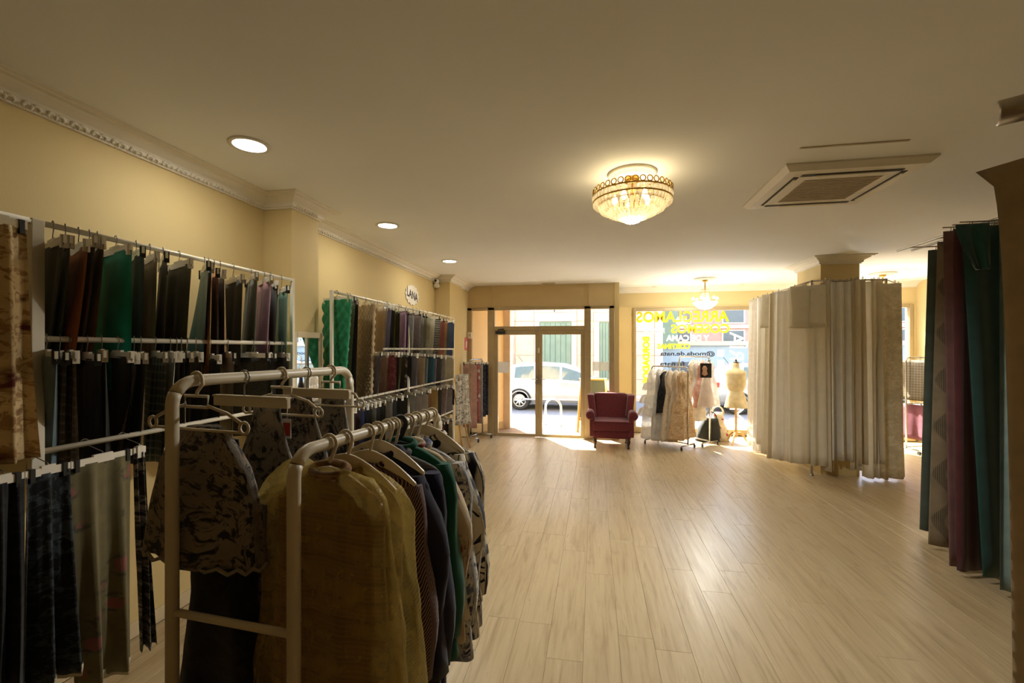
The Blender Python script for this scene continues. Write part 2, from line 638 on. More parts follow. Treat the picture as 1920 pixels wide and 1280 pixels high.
W1L, W1R, W2L, W2R, WTOP, WBOT = 0.785, 3.062, 4.15, 5.79, 2.535, 0.07
wf = MB()
wf.box(0.373, W1L, WIN_Y, WIN_Y + 0.2, -0.15, CEIL)
wf.box(W1L, W1R, WIN_Y, WIN_Y + 0.2, WTOP, CEIL)
wf.box(W1L, W1R, WIN_Y, WIN_Y + 0.2, -0.15, WBOT)
wf.box(W1R, W2L, WIN_Y, WIN_Y + 0.2, -0.15, CEIL)
wf.box(W2L, W2R, WIN_Y, WIN_Y + 0.2, WTOP, CEIL)
wf.box(W2L, W2R, WIN_Y, WIN_Y + 0.2, -0.15, WBOT)
wf.box(W2R, RIGHT_X + 0.2, WIN_Y, WIN_Y + 0.2, -0.15, CEIL)
wf.box(0.373, 0.46, DOOR_Y, WIN_Y, -0.15, CEIL)
wall_front = struct('wall_front', wf, m_wall, 'pale yellow front wall around the shop windows')
hb = MB().box(-2.47, 0.373, DOOR_Y + 0.01, DOOR_Y + 0.16, 2.505, CEIL).build('header_panel', m_header, wall_front)
MB().box(-1.985, -1.977, DOOR_Y - 0.001, DOOR_Y + 0.012, 2.51, CEIL - 0.005).build('panel_joint', m_header, wall_front)
MB().box(-0.105, -0.097, DOOR_Y - 0.001, DOOR_Y + 0.012, 2.51, CEIL - 0.005).build('panel_joint', m_header, wall_front)
MB().box(0.46, RIGHT_X, WIN_Y - 0.012, WIN_Y, WTOP + 0.03, WTOP + 0.042).build('panel_joint', m_wall, wall_front)

# column
cx0, cx1, cy0, cy1 = 3.02, 3.49, 6.74, 7.45
struct('wall_column', MB().box(cx0, cx1, cy0, cy1, -0.005, CEIL), m_wall, 'square cream column with white moulded capital')

# mouldings
PROFILE = [(0.0, 0.105), (0.016, 0.105), (0.016, 0.094), (0.03, 0.09), (0.032, 0.07), (0.042, 0.058), (0.066, 0.046), (0.088, 0.032), (0.096, 0.022), (0.12, 0.02), (0.124, 0.012), (0.14, 0.01), (0.14, 0.0)]


def moulding(name, plan, label, closed=False):
    P = [Vector((a, b, 0)) for a, b in plan]
    n = len(P)
    rings = []
    for i in range(n):
        def nrm(a, b):
            d = (b - a).normalized()
            return Vector((d.y, -d.x, 0))
        if closed:
            n0, n1 = nrm(P[i - 1], P[i]), nrm(P[i], P[(i + 1) % n])
        else:
            n1 = nrm(P[i], P[i + 1]) if i < n - 1 else nrm(P[i - 1], P[i])
            n0 = nrm(P[i - 1], P[i]) if i > 0 else n1
        b = n0 + n1
        b = b / max(0.3, b.dot(n1))
        rings.append([P[i] + b * o + Vector((0, 0, CEIL - dz)) for o, dz in PROFILE] + [P[i] + Vector((0, 0, CEIL))])
    if closed:
        rings.append(rings[0])
    mb = MB().loft(rings, cap=not closed, smooth=False)
    return tag(mb.build(name, m_trim), label, 'moulding', kind='structure')


left_plan = [(WALL_X, BACK_Y), (WALL_X, 3.27), (PIL_X, 3.27), (PIL_X, 3.63), (WALL_X, 3.63), (WALL_X, 7.34), (PIL_X, 7.34), (PIL_X, 8.0), (-2.47, 8.0), (-2.47, DOOR_Y)]
trim1 = moulding('trim_1', left_plan, 'white cornice with leaf band along the left wall')
moulding('trim_2', [(0.46, WIN_Y), (RIGHT_X, WIN_Y)], 'plain white cornice above the shop windows')
moulding('trim_3', [(cx0, cy0), (cx1, cy0), (cx1, cy1), (cx0, cy1)], 'white moulded capital around the cream column', True)
# leaf ornament on the lower band of the left cornice (each motif a small scrolled leaf)
lm = MB()
for sgn in (-1, 1):
    pts = [Vector((0.0, 0.0, 0.0)), Vector((0.006, 0.014 * sgn, 0.012)), Vector((0.009, 0.028 * sgn, 0.01)), Vector((0.006, 0.036 * sgn, -0.003)), Vector((0.003, 0.028 * sgn, -0.012))]
    lm.tube(pts, [0.007, 0.009, 0.009, 0.007, 0.004], 6)
lm.tube([(0, 0, -0.014), (0.008, 0, 0.0), (0.004, 0, 0.018)], [0.004, 0.009, 0.003], 6)
leaf = lm.build('leaf_motif', m_trim, trim1)
leaf_me = leaf.data
spots = []
y = 0.8
while y < 3.15:
    spots.append((WALL_X + 0.026, y, 0)); y += 0.1
y = 3.33
while y < 3.62:
    spots.append((PIL_X + 0.026, y, 0)); y += 0.1
y = 3.75
while y < 7.25:
    spots.append((WALL_X + 0.026, y, 0)); y += 0.1
for i, (a, b, r) in enumerate(spots):
    o = leaf if i == 0 else bpy.data.objects.new('leaf_motif', leaf_me)
    if i:
        col.objects.link(o)
        o.parent = trim1
    o.location = (a, b, CEIL - 0.088)
tag(MB().box(WALL_X, WALL_X + 0.015, BACK_Y, 7.34, 0, 0.09).build('baseboard_left', plain('baseboard_paint', rgb(214, 196, 160), 0.5)), 'low cream baseboard along the left wall', 'baseboard', kind='structure')

# ------------------------------------------------------------------ entrance: frame, sidelights, two glazed leaves
FY0, FY1 = DOOR_Y - 0.03, DOOR_Y + 0.05
ent = thing('trim_4', 'bronze aluminium entrance frame with transom and sidelights', 'frame', (-1.0, DOOR_Y, 0), kind='structure')
XL, A0, A1, B0, B1, XR0, XR1 = -2.47, -2.06, -1.92, -0.185, -0.06, 0.276, 0.373
for x0, x1 in ((XL, XL + 0.09), (A0, A1), (B0, B1), (XR0, XR1)):
    MB().box(x0, x1, FY0, FY1, 0, 2.51).build('mullion', m_alu, ent, 0.006)
MB().box(XL, XR1, FY0, FY1, 2.455, 2.51).build('frame_head', m_alu, ent, 0.006)
MB().box(A1, B0, FY0, FY1, 2.06, 2.14).build('transom_bar', m_alu, ent, 0.006)
for x0, x1 in ((XL, A0), (B1, XR0)):
    MB().box(x0, x1, FY0, FY1, 0, 0.06).build('sill', m_alu, ent, 0.004)
for x0, x1, z0, z1 in ((XL + 0.09, A0, 0.06, 2.455), (A1, B0, 2.14, 2.455), (B1, XR0, 0.06, 2.455)):
    MB().box(x0, x1, DOOR_Y + 0.006, DOOR_Y + 0.014, z0, z1).build('pane', m_glass, ent)
MB().box(B1 + 0.03, XR0 - 0.005, DOOR_Y + 0.002, DOOR_Y + 0.005, 1.29, 1.46).build('frosted_strip', m_frost, ent)

MIDX = -1.052


def leaf_door(name, x0, x1, label, closer=False, handle_side=1):
    d = thing(name, label, 'door', ((x0 + x1) / 2, DOOR_Y, 0), kind='structure')
    sl = 0.066
    MB().box(x0, x0 + sl, FY0 + 0.01, FY1 - 0.01, 0.005, 2.058).build('stile', m_alu, d, 0.005)
    MB().box(x1 - sl, x1, FY0 + 0.01, FY1 - 0.01, 0.005, 2.058).build('stile', m_alu, d, 0.005)
    MB().box(x0 + sl, x1 - sl, FY0 + 0.01, FY1 - 0.01, 1.975, 2.058).build('top_rail', m_alu, d, 0.005)
    MB().box(x0 + sl, x1 - sl, FY0 + 0.01, FY1 - 0.01, 0.005, 0.06).build('bottom_rail', m_alu, d, 0.005)
    MB().box(x0 + sl, x1 - sl, DOOR_Y + 0.006, DOOR_Y + 0.014, 0.06, 1.975).build('pane', m_glass, d)
    hx = x1 - 0.03 if handle_side > 0 else x0 + 0.03
    h = MB().box(hx - 0.02, hx + 0.02, FY0 - 0.006, FY0 + 0.012, 1.02, 1.16)
    h.tube([(hx, FY0 - 0.004, 1.12), (hx, FY0 - 0.05, 1.12), (hx - 0.1 * handle_side, FY0 - 0.055, 1.12)], 0.009, 8)
    h.build('handle', m_steel, d)
    hz = 1.62
    hg = MB().tube([(hx + 0.025 * handle_side, FY0, hz), (hx + 0.025 * handle_side, FY0, hz + 0.1)], 0.01, 8)
    hg.build('latch', m_rackwhite, d)
    return d


dL = leaf_door('door_1', A1, MIDX, 'left glazed entrance leaf with black door closer')
dR = leaf_door('door_2', MIDX + 0.004, B0, 'right glazed entrance leaf of the double door', handle_side=-1)
cl = MB().box(-1.89, -1.70, FY0 - 0.055, FY0 + 0.005, 1.995, 2.045)
cl.build('closer_body', m_black, dL, 0.006)
MB().tube([(-1.84, FY0 - 0.03, 2.045), (-1.84, FY0 - 0.03, 2.075), (-1.72, FY0 - 0.06, 2.08), (-1.79, FY0 - 0.005, 2.085)], 0.011, 6).build('closer_arm', m_black, dL)
MB().box(A1 + 0.067, A1 + 0.067 + 0.21, DOOR_Y + 0.001, DOOR_Y + 0.005, 1.235, 1.45).build('frosted_strip', m_frost, dL)

# ------------------------------------------------------------------ shop windows
def shop_window(name, x0, x1, label):
    w = thing(name, label, 'window', ((x0 + x1) / 2, WIN_Y, 0), kind='structure')
    y0, y1 = WIN_Y - 0.03, WIN_Y + 0.06
    MB().box(x0, x0 + 0.06, y0, y1, WBOT, WTOP).build('jamb', m_alu, w, 0.006)
    MB().box(x1 - 0.06, x1, y0, y1, WBOT, WTOP).build('jamb', m_alu, w, 0.006)
    MB().box(x0 + 0.06, x1 - 0.06, y0, y1, WTOP - 0.065, WTOP).build('head', m_alu, w, 0.006)
    MB().box(x0, x1, y0 - 0.06, y1, WBOT - 0.06, WBOT + 0.05).build('sill', m_alu, w, 0.006)
    MB().box(x0 + 0.06, x1 - 0.06, WIN_Y + 0.012, WIN_Y + 0.022, WBOT + 0.05, WTOP - 0.065).build('pane', m_glass, w)
    return w


win1 = shop_window('window_1', W1L, W1R, 'large shop window with mirrored yellow lettering')
win2 = shop_window('window_2', W2L, W2R, 'second shop window behind the white curtains')
GY = WIN_Y + 0.008


def text_geo(body, bold=0.0):
    cu = bpy.data.curves.new('lettering', 'FONT')
    cu.body = body
    cu.size = 1.0
    cu.offset = bold
    cu.resolution_u = 4
    o = bpy.data.objects.new('lettering', cu)
    col.objects.link(o)
    dg = bpy.context.evaluated_depsgraph_get()
    me = bpy.data.meshes.new_from_object(o.evaluated_get(dg))
    vs = [v.co.copy() for v in me.vertices]
    fs = [tuple(p.vertices) for p in me.polygons]
    bpy.data.objects.remove(o)
    bpy.data.curves.remove(cu)
    bpy.data.meshes.remove(me)
    x0, x1 = min(v.x for v in vs), max(v.x for v in vs)
    y0, y1 = min(v.y for v in vs), max(v.y for v in vs)
    return [((v.x - x0) / (x1 - x0), (v.y - y0) / (y1 - y0)) for v in vs], fs


def sticker(name, body, pxl, pxr, pyt, pyb, mat, label, bold=0.02, run='h'):
    """vinyl lettering on the inner glass face, made to be read from the street"""
    uv, fs = text_geo(body, bold)
    a, b = on_y(pxl, pyt, GY), on_y(pxr, pyb, GY)
    mb = MB()
    vs = []
    for dy in (0.0, 0.0015):
        for u, v in uv:
            if run == 'h':
                vs.append((lerp(b.x, a.x, u), GY - dy, lerp(b.z, a.z, v)))
            elif run == 'up':
                vs.append((lerp(a.x, b.x, v), GY - dy, lerp(b.z, a.z, u)))
            else:
                vs.append((lerp(b.x, a.x, v), GY - dy, lerp(a.z, b.z, u)))
    n = len(uv)
    mb.add(vs, [f for f in fs] + [tuple(i + n for i in reversed(f)) for f in fs])
    # rim so the vinyl has thickness
    edges = {}
    for f in fs:
        for i in range(len(f)):
            e = (f[i], f[(i + 1) % len(f)])
            edges[e] = 1
    rim = [(p, q, q + n, p + n) for (p, q) in edges if (q, p) not in edges]
    mb.f += rim
    mb.s += [False] * len(rim)
    return mb.build(name, mat, win1, fix=False)


m_yel = film('yellow_vinyl', rgb(240, 225, 30), 0.12, 0.5)
m_wht = film('white_vinyl', rgb(245, 245, 240), 0.12, 0.5)
m_gry = film('pale_grey_vinyl', rgb(205, 205, 190), 0.25, 0.5)
m_blk = plain('black_vinyl', rgb(30, 34, 40), 0.5)
sticker('lettering', 'ARREGLAMOS', 1193, 1367, 584, 603, m_yel, '', 0.03)
sticker('lettering', 'COSEMOS', 1258, 1368, 608, 624, m_yel, '', 0.03)
sticker('lettering', 'ROPA', 1206, 1246, 615, 625, m_gry, '', 0.0)
sticker('lettering', 'Y DE CAMA', 1249, 1330, 628, 639, m_wht, '', 0.03)
sticker('lettering', 'CORTINAS', 1232, 1294, 644, 654, m_yel, '', 0.05)
sticker('lettering', '@moda.de.nata', 1238, 1340, 658, 669, m_blk, '', 0.025)
sticker('lettering', 'fe.nata', 1237, 1284, 677, 687, m_blk, '', 0.025)
sticker('lettering', 'BORDADOS', 1205, 1218, 631, 719, m_yel, '', 0.06, 'down')
sticker('lettering', 'MERCERÍA', 1368, 1402, 622, 788, m_wht, '', 0.0, 'up')
for cyp in (662, 681, 700):
    a, b = on_y(1345, cyp - 6.5, GY), on_y(1357, cyp + 6.5, GY)
    ic = MB().box(a.x, b.x, GY - 0.002, GY, b.z, a.z).build('social_icon', m_wht, win1, 0.012, 3)
    c = Vector(((a.x + b.x) / 2, GY - 0.004, (a.z + b.z) / 2))
    MB().tube(arc(c, 0.034, 0, 2 * PI, 16)[:-1], 0.005, 6, closed=True).build('icon_ring', plain('icon_rose', rgb(235, 190, 180), 0.5), ic)

# ------------------------------------------------------------------ the street outside
m_pave = plain('pavement_concrete', rgb(214, 208, 198), 0.85, var=0.08, scale=5, bmp=0.2)
m_road = plain('asphalt', rgb(128, 132, 140), 0.9, var=0.12, scale=20, bmp=0.4, bscale=150)
m_kerb = plain('kerb_stone', rgb(200, 194, 184), 0.8, var=0.08)
m_stone = plain('facade_sandstone', rgb(226, 200, 168), 0.85, var=0.08, scale=4, bmp=0.25, bscale=60)
m_stone2 = plain('facade_quoin_stone', rgb(224, 200, 184), 0.85, var=0.08, scale=5, bmp=0.25)
m_green = plain('green_door_paint', rgb(132, 152, 132), 0.6, var=0.08, scale=3)
m_red = plain('brick_red_facade', rgb(206, 160, 146), 0.85, var=0.12, scale=5, bmp=0.2)
m_blue = plain('pale_blue_shopfront', rgb(168, 184, 196), 0.7, var=0.04)
m_winglass = plain('dark_house_glass', rgb(90, 100, 108), 0.15, var=0.1, spec=0.6)
PAV, ROAD = -0.03, -0.15
struct('pavement', MB().box(-14, 16, DOOR_Y + 0.1, 10.95, -0.4, PAV), m_pave, 'sunlit pale pavement outside the entrance')
struct('kerb', MB().box(-14, 16, 10.95, 11.1, -0.4, PAV + 0.005), m_kerb, 'stone kerb along the pavement', 0.01)
struct('road', MB().box(-14, 16, 11.1, 16.4, -0.45, ROAD), m_road, 'grey asphalt road between the pavements')
struct('far_pavement', MB().box(-14, 16, 16.4, 30, -0.45, PAV), m_pave, 'far pavement across the road')
# recess around the entrance
rec = MB()
rec.add([(-2.47, 8.78, PAV), (-1.93, 9.5, PAV), (-1.93, 9.7, PAV), (-3.6, 9.7, PAV), (-3.6, 8.78, PAV)] + [(-2.47, 8.78, 2.58), (-1.93, 9.5, 2.58), (-1.93, 9.7, 2.58), (-3.6, 9.7, 2.58), (-3.6, 8.78, 2.58)],
        [(0, 1, 6, 5), (1, 2, 7, 6), (2, 3, 8, 7), (3, 4, 9, 8), (4, 0, 5, 9), (5, 6, 7, 8, 9), (4, 3, 2, 1, 0)])
struct('wall_recess', rec, m_wall_outer, 'splayed cream side wall of the entrance recess')
MB().box(-1.96, -1.78, 9.5, 9.74, PAV, 2.58).build('stone_jamb', m_stone2, bpy.data.objects['wall_recess'], 0.01)
MB().add([(-2.465, 8.775, PAV), (-1.925, 9.495, PAV), (-1.945, 9.515, PAV), (-2.485, 8.795, PAV), (-2.465, 8.775, 0.14), (-1.925, 9.495, 0.14), (-1.945, 9.515, 0.14), (-2.485, 8.795, 0.14)],
         [(0, 1, 5, 4), (1, 2, 6, 5), (2, 3, 7, 6), (3, 0, 4, 7), (4, 5, 6, 7)]).build('plinth', plain('recess_plinth', rgb(196, 172, 130), 0.8), bpy.data.objects['wall_recess'])
struct('wall_lintel', MB().box(-6, 0.46, 8.78, 9.72, 2.58, 3.4).box(-6, 8, 9.5, 9.72, 3.2, 5.2), m_wall_outer, 'cream soffit and lintel over the entrance recess')

# house opposite: stone slabs, green doors
BY = 17.4
house = thing('stone_house', 'pale sandstone house across the street with two green doors', 'building', (-1, BY, PAV))
hx1 = on_y(1243, 600, BY).x
MB().box(-9, hx1, BY + 0.06, BY + 6, PAV, 6.0).build('core', m_stone, house)
gd = [on_y(1012, 603, BY).x, on_y(1071, 603, BY).x, on_y(1012, 603, BY).z]
g2 = [on_y(1124, 600, BY).x, on_y(1158, 600, BY).x, on_y(1124, 603, BY).z]
xs = [-9, -6.6, -4.6, on_y(958, 600, BY).x, on_y(966, 600, BY).x, gd[0] - 0.22]
zs = [PAV, 0.55, 1.45, 2.35, gd[2] + 0.02, 4.1, 5.0, 6.0]


def slabs(x0, x1, z0, z1, mat=m_stone, proud=0.0):
    if x1 - x0 > 0.05 and z1 - z0 > 0.05:
        MB().box(x0 + 0.006, x1 - 0.006, BY - proud, BY + 0.07, z0 + 0.006, z1 - 0.006).build('stone_slab', mat, house, 0.006, 1)


for i in range(len(xs) - 1):
    for k in range(len(zs) - 1):
        slabs(xs[i], xs[i + 1], zs[k], zs[k + 1], m_stone2 if i == 3 else m_stone)
for (x0, x1, top) in (gd, g2):
    slabs(x0 - 0.22, x0, PAV, top, m_stone2, 0.03)
    slabs(x1, x1 + 0.22, PAV, top, m_stone2, 0.03)
    slabs(x0 - 0.22, x1 + 0.22, top, top + 0.35, m_stone2, 0.03)
    slabs(x0 - 0.22, x1 + 0.22, top + 0.35, 4.4)
    slabs(x0 - 0.22, x1 + 0.22, 4.4, 6.0)
for k in range(len(zs) - 1):
    slabs(gd[1] + 0.22, g2[0] - 0.22, zs[k], zs[k + 1])
    slabs(g2[1] + 0.22, hx1 - 0.3, zs[k], zs[k + 1])
    slabs(hx1 - 0.3, hx1, zs[k], zs[k + 1], m_stone2, 0.03)
for (x0, x1, top) in (gd, g2):
    d = MB().box(x0, x1, BY + 0.02, BY + 0.07, PAV, top).build('green_door', m_green, house)
    nb = 6
    for q in range(nb):
        a, b = lerp(x0, x1, q / nb), lerp(x0, x1, (q + 1) / nb)
        MB().box(a + 0.01, b - 0.01, BY - 0.005, BY + 0.03, PAV + 0.05, top - 0.06).build('door_board', m_green, d, 0.006, 1)
MB().tube([(gd[0] + 0.6, BY - 0.02, gd[2] + 0.5), (gd[0] + 0.6, BY - 0.3, gd[2] + 0.55), (gd[0] + 0.6, BY - 0.32, gd[2] + 0.35)], 0.02, 6).build('wall_bracket', m_black, house)
dp = on_y(1000, 650, BY).x
MB().tube([(on_y(962, 600, BY).x, BY - 0.06, PAV), (on_y(962, 600, BY).x, BY - 0.06, 5.9)], 0.05, 8).build('drainpipe', m_stone2, house)

# second house seen through the shop window: red upper storey over a pale blue shopfront
H2Y = 20.0
h2 = thing('red_house', 'red rendered house with pale blue shopfront seen through shop window', 'building', (5, H2Y, PAV))
rx0, rx1 = hx1 + 0.02, 17.0
zb = on_y(1300, 645, H2Y).z
MB().box(rx0, rx1, H2Y, H2Y + 5, zb, 4.6).build('upper_wall', m_red, h2)
MB().box(rx0, rx1, H2Y - 0.05, H2Y + 5, PAV, zb).build('blue_shopfront', m_blue, h2)
MB().box(rx0, rx1, H2Y - 0.3, H2Y, zb - 0.06, zb + 0.12).build('cornice_band', m_stone, h2, 0.02)
for zz in (2.55, 3.45):
    MB().box(rx0, rx1, H2Y - 0.12, H2Y, zz, zz + 0.16).build('balcony_band', m_stone2, h2, 0.02)
for k in range(5):
    wx = rx0 + 0.6 + k * 2.1
    for zz in (1.95, 2.8):
        w = MB().box(wx, wx + 0.9, H2Y - 0.04, H2Y, zz - 0.05, zz + 0.55).build('window_frame', m_rackwhite, h2)
        MB().box(wx + 0.06, wx + 0.84, H2Y - 0.055, H2Y - 0.03, zz, zz + 0.5).build('window_pane', m_winglass, w)
MB().box(rx0 - 0.0, rx0 + 0.9, H2Y - 0.35, H2Y - 0.01, 1.75, 3.4).build('green_shutter', m_green, h2, 0.02)
for k in range(4):
    wx = rx0 + 0.7 + k * 2.6
    MB().box(wx, wx + 1.5, H2Y - 0.08, H2Y - 0.05, 0.2, 1.15).build('shop_pane', m_winglass, h2)

# parked cars
m_silver = plain('car_silver_paint', rgb(186, 186, 186), 0.22, 0.25, var=0.02, spec=0.6, coat=0.6)
m_grey = plain('car_grey_paint', rgb(150, 154, 160), 0.25, 0.3, var=0.02, coat=0.6)
m_carglass = plain('car_window_glass', rgb(92, 108, 108), 0.08, 0.0, var=0.1, spec=0.9)
m_tyre = plain('tyre_rubber', rgb(38, 38, 40), 0.8)
m_alloy = plain('alloy_rim', rgb(220, 220, 215), 0.3, 0.7, var=0.03)
m_tail = plain('tail_light_red', rgb(200, 40, 45), 0.25, var=0.05)


def car(label, x0, ynear, paint, sgn=1, group=None):
    """hatchback parked along the kerb; tail at x0, nose towards +X (sgn=1)"""
    L, Wd = 4.1, 1.72
    c = thing('parked_car', label, 'car', (x0 + sgn * L / 2, ynear + Wd / 2, ROAD), group)
    X = lambda u: x0 + sgn * u
    # stations along the length: u, sill, belt, roof, half width at belt, at roof
    st = [(0.0, 0.42, 0.80, 0.86, 0.66, 0.60), (0.08, 0.30, 0.92, 1.02, 0.80, 0.64), (0.35, 0.24, 0.95, 1.30, 0.85, 0.62), (0.7, 0.22, 0.95, 1.40, 0.86, 0.62),
          (1.4, 0.22, 0.94, 1.44, 0.86, 0.63), (2.1, 0.22, 0.91, 1.40, 0.86, 0.62), (2.6, 0.22, 0.88, 1.22, 0.86, 0.64), (3.0, 0.22, 0.86, 0.96, 0.86, 0.74),
          (3.5, 0.24, 0.80, 0.86, 0.84, 0.74), (3.9, 0.30, 0.68, 0.74, 0.76, 0.66), (4.08, 0.42, 0.58, 0.62, 0.60, 0.52)]
    yc = ynear + Wd / 2
    rings = []
    for u, zs_, zb_, zr, wb, wr in st:
        half = [(wb * 0.86, zs_), (wb, zs_ + 0.14), (wb * 1.0, zb_ - 0.12), (wb * 0.965, zb_), (wr, zr - 0.05), (wr * 0.8, zr), (0, zr + 0.015)]
        ring = [(X(u), yc - w, ROAD + z) for w, z in half] + [(X(u), yc + w, ROAD + z) for w, z in reversed(half[:-1])]
        rings.append(ring)
    MB().loft(rings).build('body', paint, c)
    # side windows follow the shell
    def side(us):
        top, bot = [], []
        for u in us:
            for a, b in zip(st[:-1], st[1:]):
                if a[0] <= u <= b[0]:
                    t = (u - a[0]) / (b[0] - a[0])
                    zb_, zr, wb, wr = [lerp(a[i], b[i], t) for i in (2, 3, 4, 5)]
                    wb *= 0.965
            f = lambda k: (X(u), yc - lerp(wb, wr, k) - 0.012, ROAD + lerp(zb_, zr - 0.05, k))
            bot.append(f(0.06)); top.append(f(0.9))
        mb = MB()
        n = len(us)
        q = bot + top
        q2 = [(a, b + 0.03, d) for a, b, d in q]
        mb.add(q + q2, [(i, i + 1, n + i + 1, n + i) for i in range(n - 1)] + [(0, n, 3 * n, 2 * n), (n - 1, 3 * n - 1, 4 * n - 1, 2 * n - 1)] + [(i, 2 * n + i, 2 * n + i + 1, i + 1) for i in range(n - 1)] + [(n + i, n + i + 1, 3 * n + i + 1, 3 * n + i) for i in range(n - 1)])
        mb.build('side_window', m_carglass, c)
    side([0.62, 0.8, 1.0, 1.2]); side([1.27, 1.5, 1.75, 1.98]); side([2.05, 2.3, 2.55, 2.72])
    for u in (0.78, 3.28):
        wc = Vector((X(u), ynear + 0.1, ROAD + 0.3))
        t = MB()
        prof = [(0.19, -0.1), (0.27, -0.1), (0.3, -0.07), (0.3, 0.07), (0.27, 0.1), (0.19, 0.1)]
        rg = []
        for k in range(28):
            a = 2 * PI * k / 28
            rg.append([(wc.x + r * math.cos(a), wc.y + h, wc.z + r * math.sin(a)) for r, h in prof])
        rg.append(rg[0])
        t.loft(rg, cap=False)
        w = t.build('wheel', m_tyre, c)
        rim = MB()
        rim.tube([(wc.x + 0.19 * math.cos(a), wc.y - 0.075, wc.z + 0.19 * math.sin(a)) for a in [2 * PI * k / 24 for k in range(24)]], 0.018, 6, closed=True)
        for k in range(8):
            a = 2 * PI * k / 8
            rim.tube([(wc.x, wc.y - 0.085, wc.z), (wc.x + 0.185 * math.cos(a), wc.y - 0.075, wc.z + 0.185 * math.sin(a))], [0.03, 0.022], 6)
        rim.lathe((wc.x, wc.y, wc.z), [(0.0, 0)], 3)
        rim.build('rim', m_alloy, w)
        MB().tube([(wc.x + 0.33 * math.cos(a), wc.y - 0.105, wc.z + 0.33 * math.sin(a)) for a in [PI * (-0.05 + 1.1 * k / 16) for k in range(17)]], 0.03, 6).build('wheel_arch', m_tyre, c)
        MB().tube([(wc.x, wc.y + 0.08, wc.z), (wc.x, wc.y + 1.4, wc.z)], 0.28, 16).build('underside', m_black, c)
    MB().box(min(X(0.05), X(0.3)), max(X(0.05), X(0.3)), ynear + 0.02, ynear + 0.1, ROAD + 0.76, ROAD + 0.9).build('tail_light', m_tail, c, 0.02)
    MB().box(min(X(3.75), X(3.95)), max(X(3.75), X(3.95)), ynear + 0.08, ynear + 0.16, ROAD + 0.58, ROAD + 0.7).build('headlight', m_carglass, c, 0.02)
    for u in (1.25, 2.05):
        MB().tube([(X(u), ynear - 0.01, ROAD + 0.84), (X(u + 0.18), ynear - 0.01, ROAD + 0.835)], 0.014, 6).build('door_handle', m_black if u < 2 else paint, c)
    MB().box(min(X(2.62), X(2.8)), max(X(2.62), X(2.8)), ynear - 0.14, ynear + 0.02, ROAD + 0.86, ROAD + 0.98).build('wing_mirror', paint, c, 0.02)
    MB().tube([(X(0.9), ynear - 0.004, ROAD + 0.34), (X(3.0), ynear - 0.004, ROAD + 0.34)], 0.035, 6).build('side_skirt', paint, c)
    MB().tube([(X(0.75), yc, ROAD + 1.43), (X(0.6), yc, ROAD + 1.62)], 0.008, 5).build('aerial', m_black, c)
    return c


cw = on_z(975, 768, ROAD)
car('silver hatchback parked opposite the entrance doors', cw.x - 0.78, cw.y - 0.1, m_silver)
car('grey hatchback parked outside the shop window', 3.2, cw.y + 0.05, m_grey, group='cars outside the shop window')
car('white hatchback parked by the blue shopfront', 7.3, cw.y + 2.6, plain('car_white_paint', rgb(225, 228, 230), 0.25, var=0.02, coat=0.5), group='cars outside the shop window')

# bike stand and pavement board
m_galv = plain('galvanised_tube', rgb(206, 204, 198), 0.4, 0.5, var=0.06)
b0, b1 = on_z(1023, 797, PAV), on_z(1052, 800, PAV)
bs = thing('bike_stand', 'inverted U steel bike stand on the pavement', 'bike stand', (b0 + b1) / 2)
mid = (b0 + b1) / 2
dv = (b1 - b0)
rr = dv.length / 2
hoop = [b0] + [mid + dv.normalized() * (-rr * math.cos(a)) + Vector((0, 0, 0.42 + rr * math.sin(a))) for a in [PI * k / 12 for k in range(13)]] + [b1]
MB().tube(hoop, 0.025, 10).build('hoop', m_galv, bs)
for q in (b0, b1):
    MB().lathe(q, [(0.06, 0.0), (0.06, 0.008), (0.03, 0.012)], 12).build('foot_plate', m_galv, bs)
m_pine = plain('pine_wood', rgb(214, 172, 104), 0.55, var=0.1, scale=12)
m_slate = plain('blackboard_slate', rgb(96, 104, 98), 0.7)
a0 = on_z(1083, 812, PAV)
ab = thing('pavement_board', 'wooden A-frame blackboard standing on the pavement by the doors', 'sign', (a0.x + 0.35, a0.y + 0.2, PAV))
for (yb, yt, nm) in ((a0.y, a0.y + 0.28, 'front'), (a0.y + 0.62, a0.y + 0.34, 'rear')):
    p = lambda x, t: Vector((a0.x + x, lerp(yb, yt, t), lerp(PAV, 1.08, t)))
    for xx in (0.0, 0.62):
        MB().tube([p(xx, 0), p(xx + (0.06 if xx == 0 else -0.06), 1)], 0.026, 6).build('leg', m_pine, ab)
    for t in (0.25, 0.98):
        MB().tube([p(0.02, t), p(0.6, t)], 0.024, 6).build('rail', m_pine, ab)
    q = [p(0.04, 0.28), p(0.58, 0.28), p(0.55, 0.96), p(0.07, 0.96)]
    MB().add([(v.x, v.y - 0.012, v.z) for v in q] + [(v.x, v.y + 0.012, v.z) for v in q], [(0, 1, 2, 3), (7, 6, 5, 4), (0, 4, 5, 1), (1, 5, 6, 2), (2, 6, 7, 3), (3, 7, 4, 0)]).build('board', m_slate, ab)

# ------------------------------------------------------------------ ceiling fittings
def area_lamp(name, loc, size, watts, colr, parent, rot=(0, 0, 0), spread=PI):
    d = bpy.data.lights.new(name, 'AREA')
    d.shape = 'DISK'
    d.size = size
    d.energy = watts
    d.color = colr
    d.spread = spread
    o = bpy.data.objects.new(name, d)
    col.objects.link(o)
    o.location = loc
    o.rotation_euler = rot
    attach(o, parent)
    return o


def point_lamp(name, loc, radius, watts, colr, parent):
    d = bpy.data.lights.new(name, 'POINT')
    d.shadow_soft_size = radius
    d.energy = watts
    d.color = colr
    o = bpy.data.objects.new(name, d)
    col.objects.link(o)
    o.location = loc
    attach(o, parent)
    return o


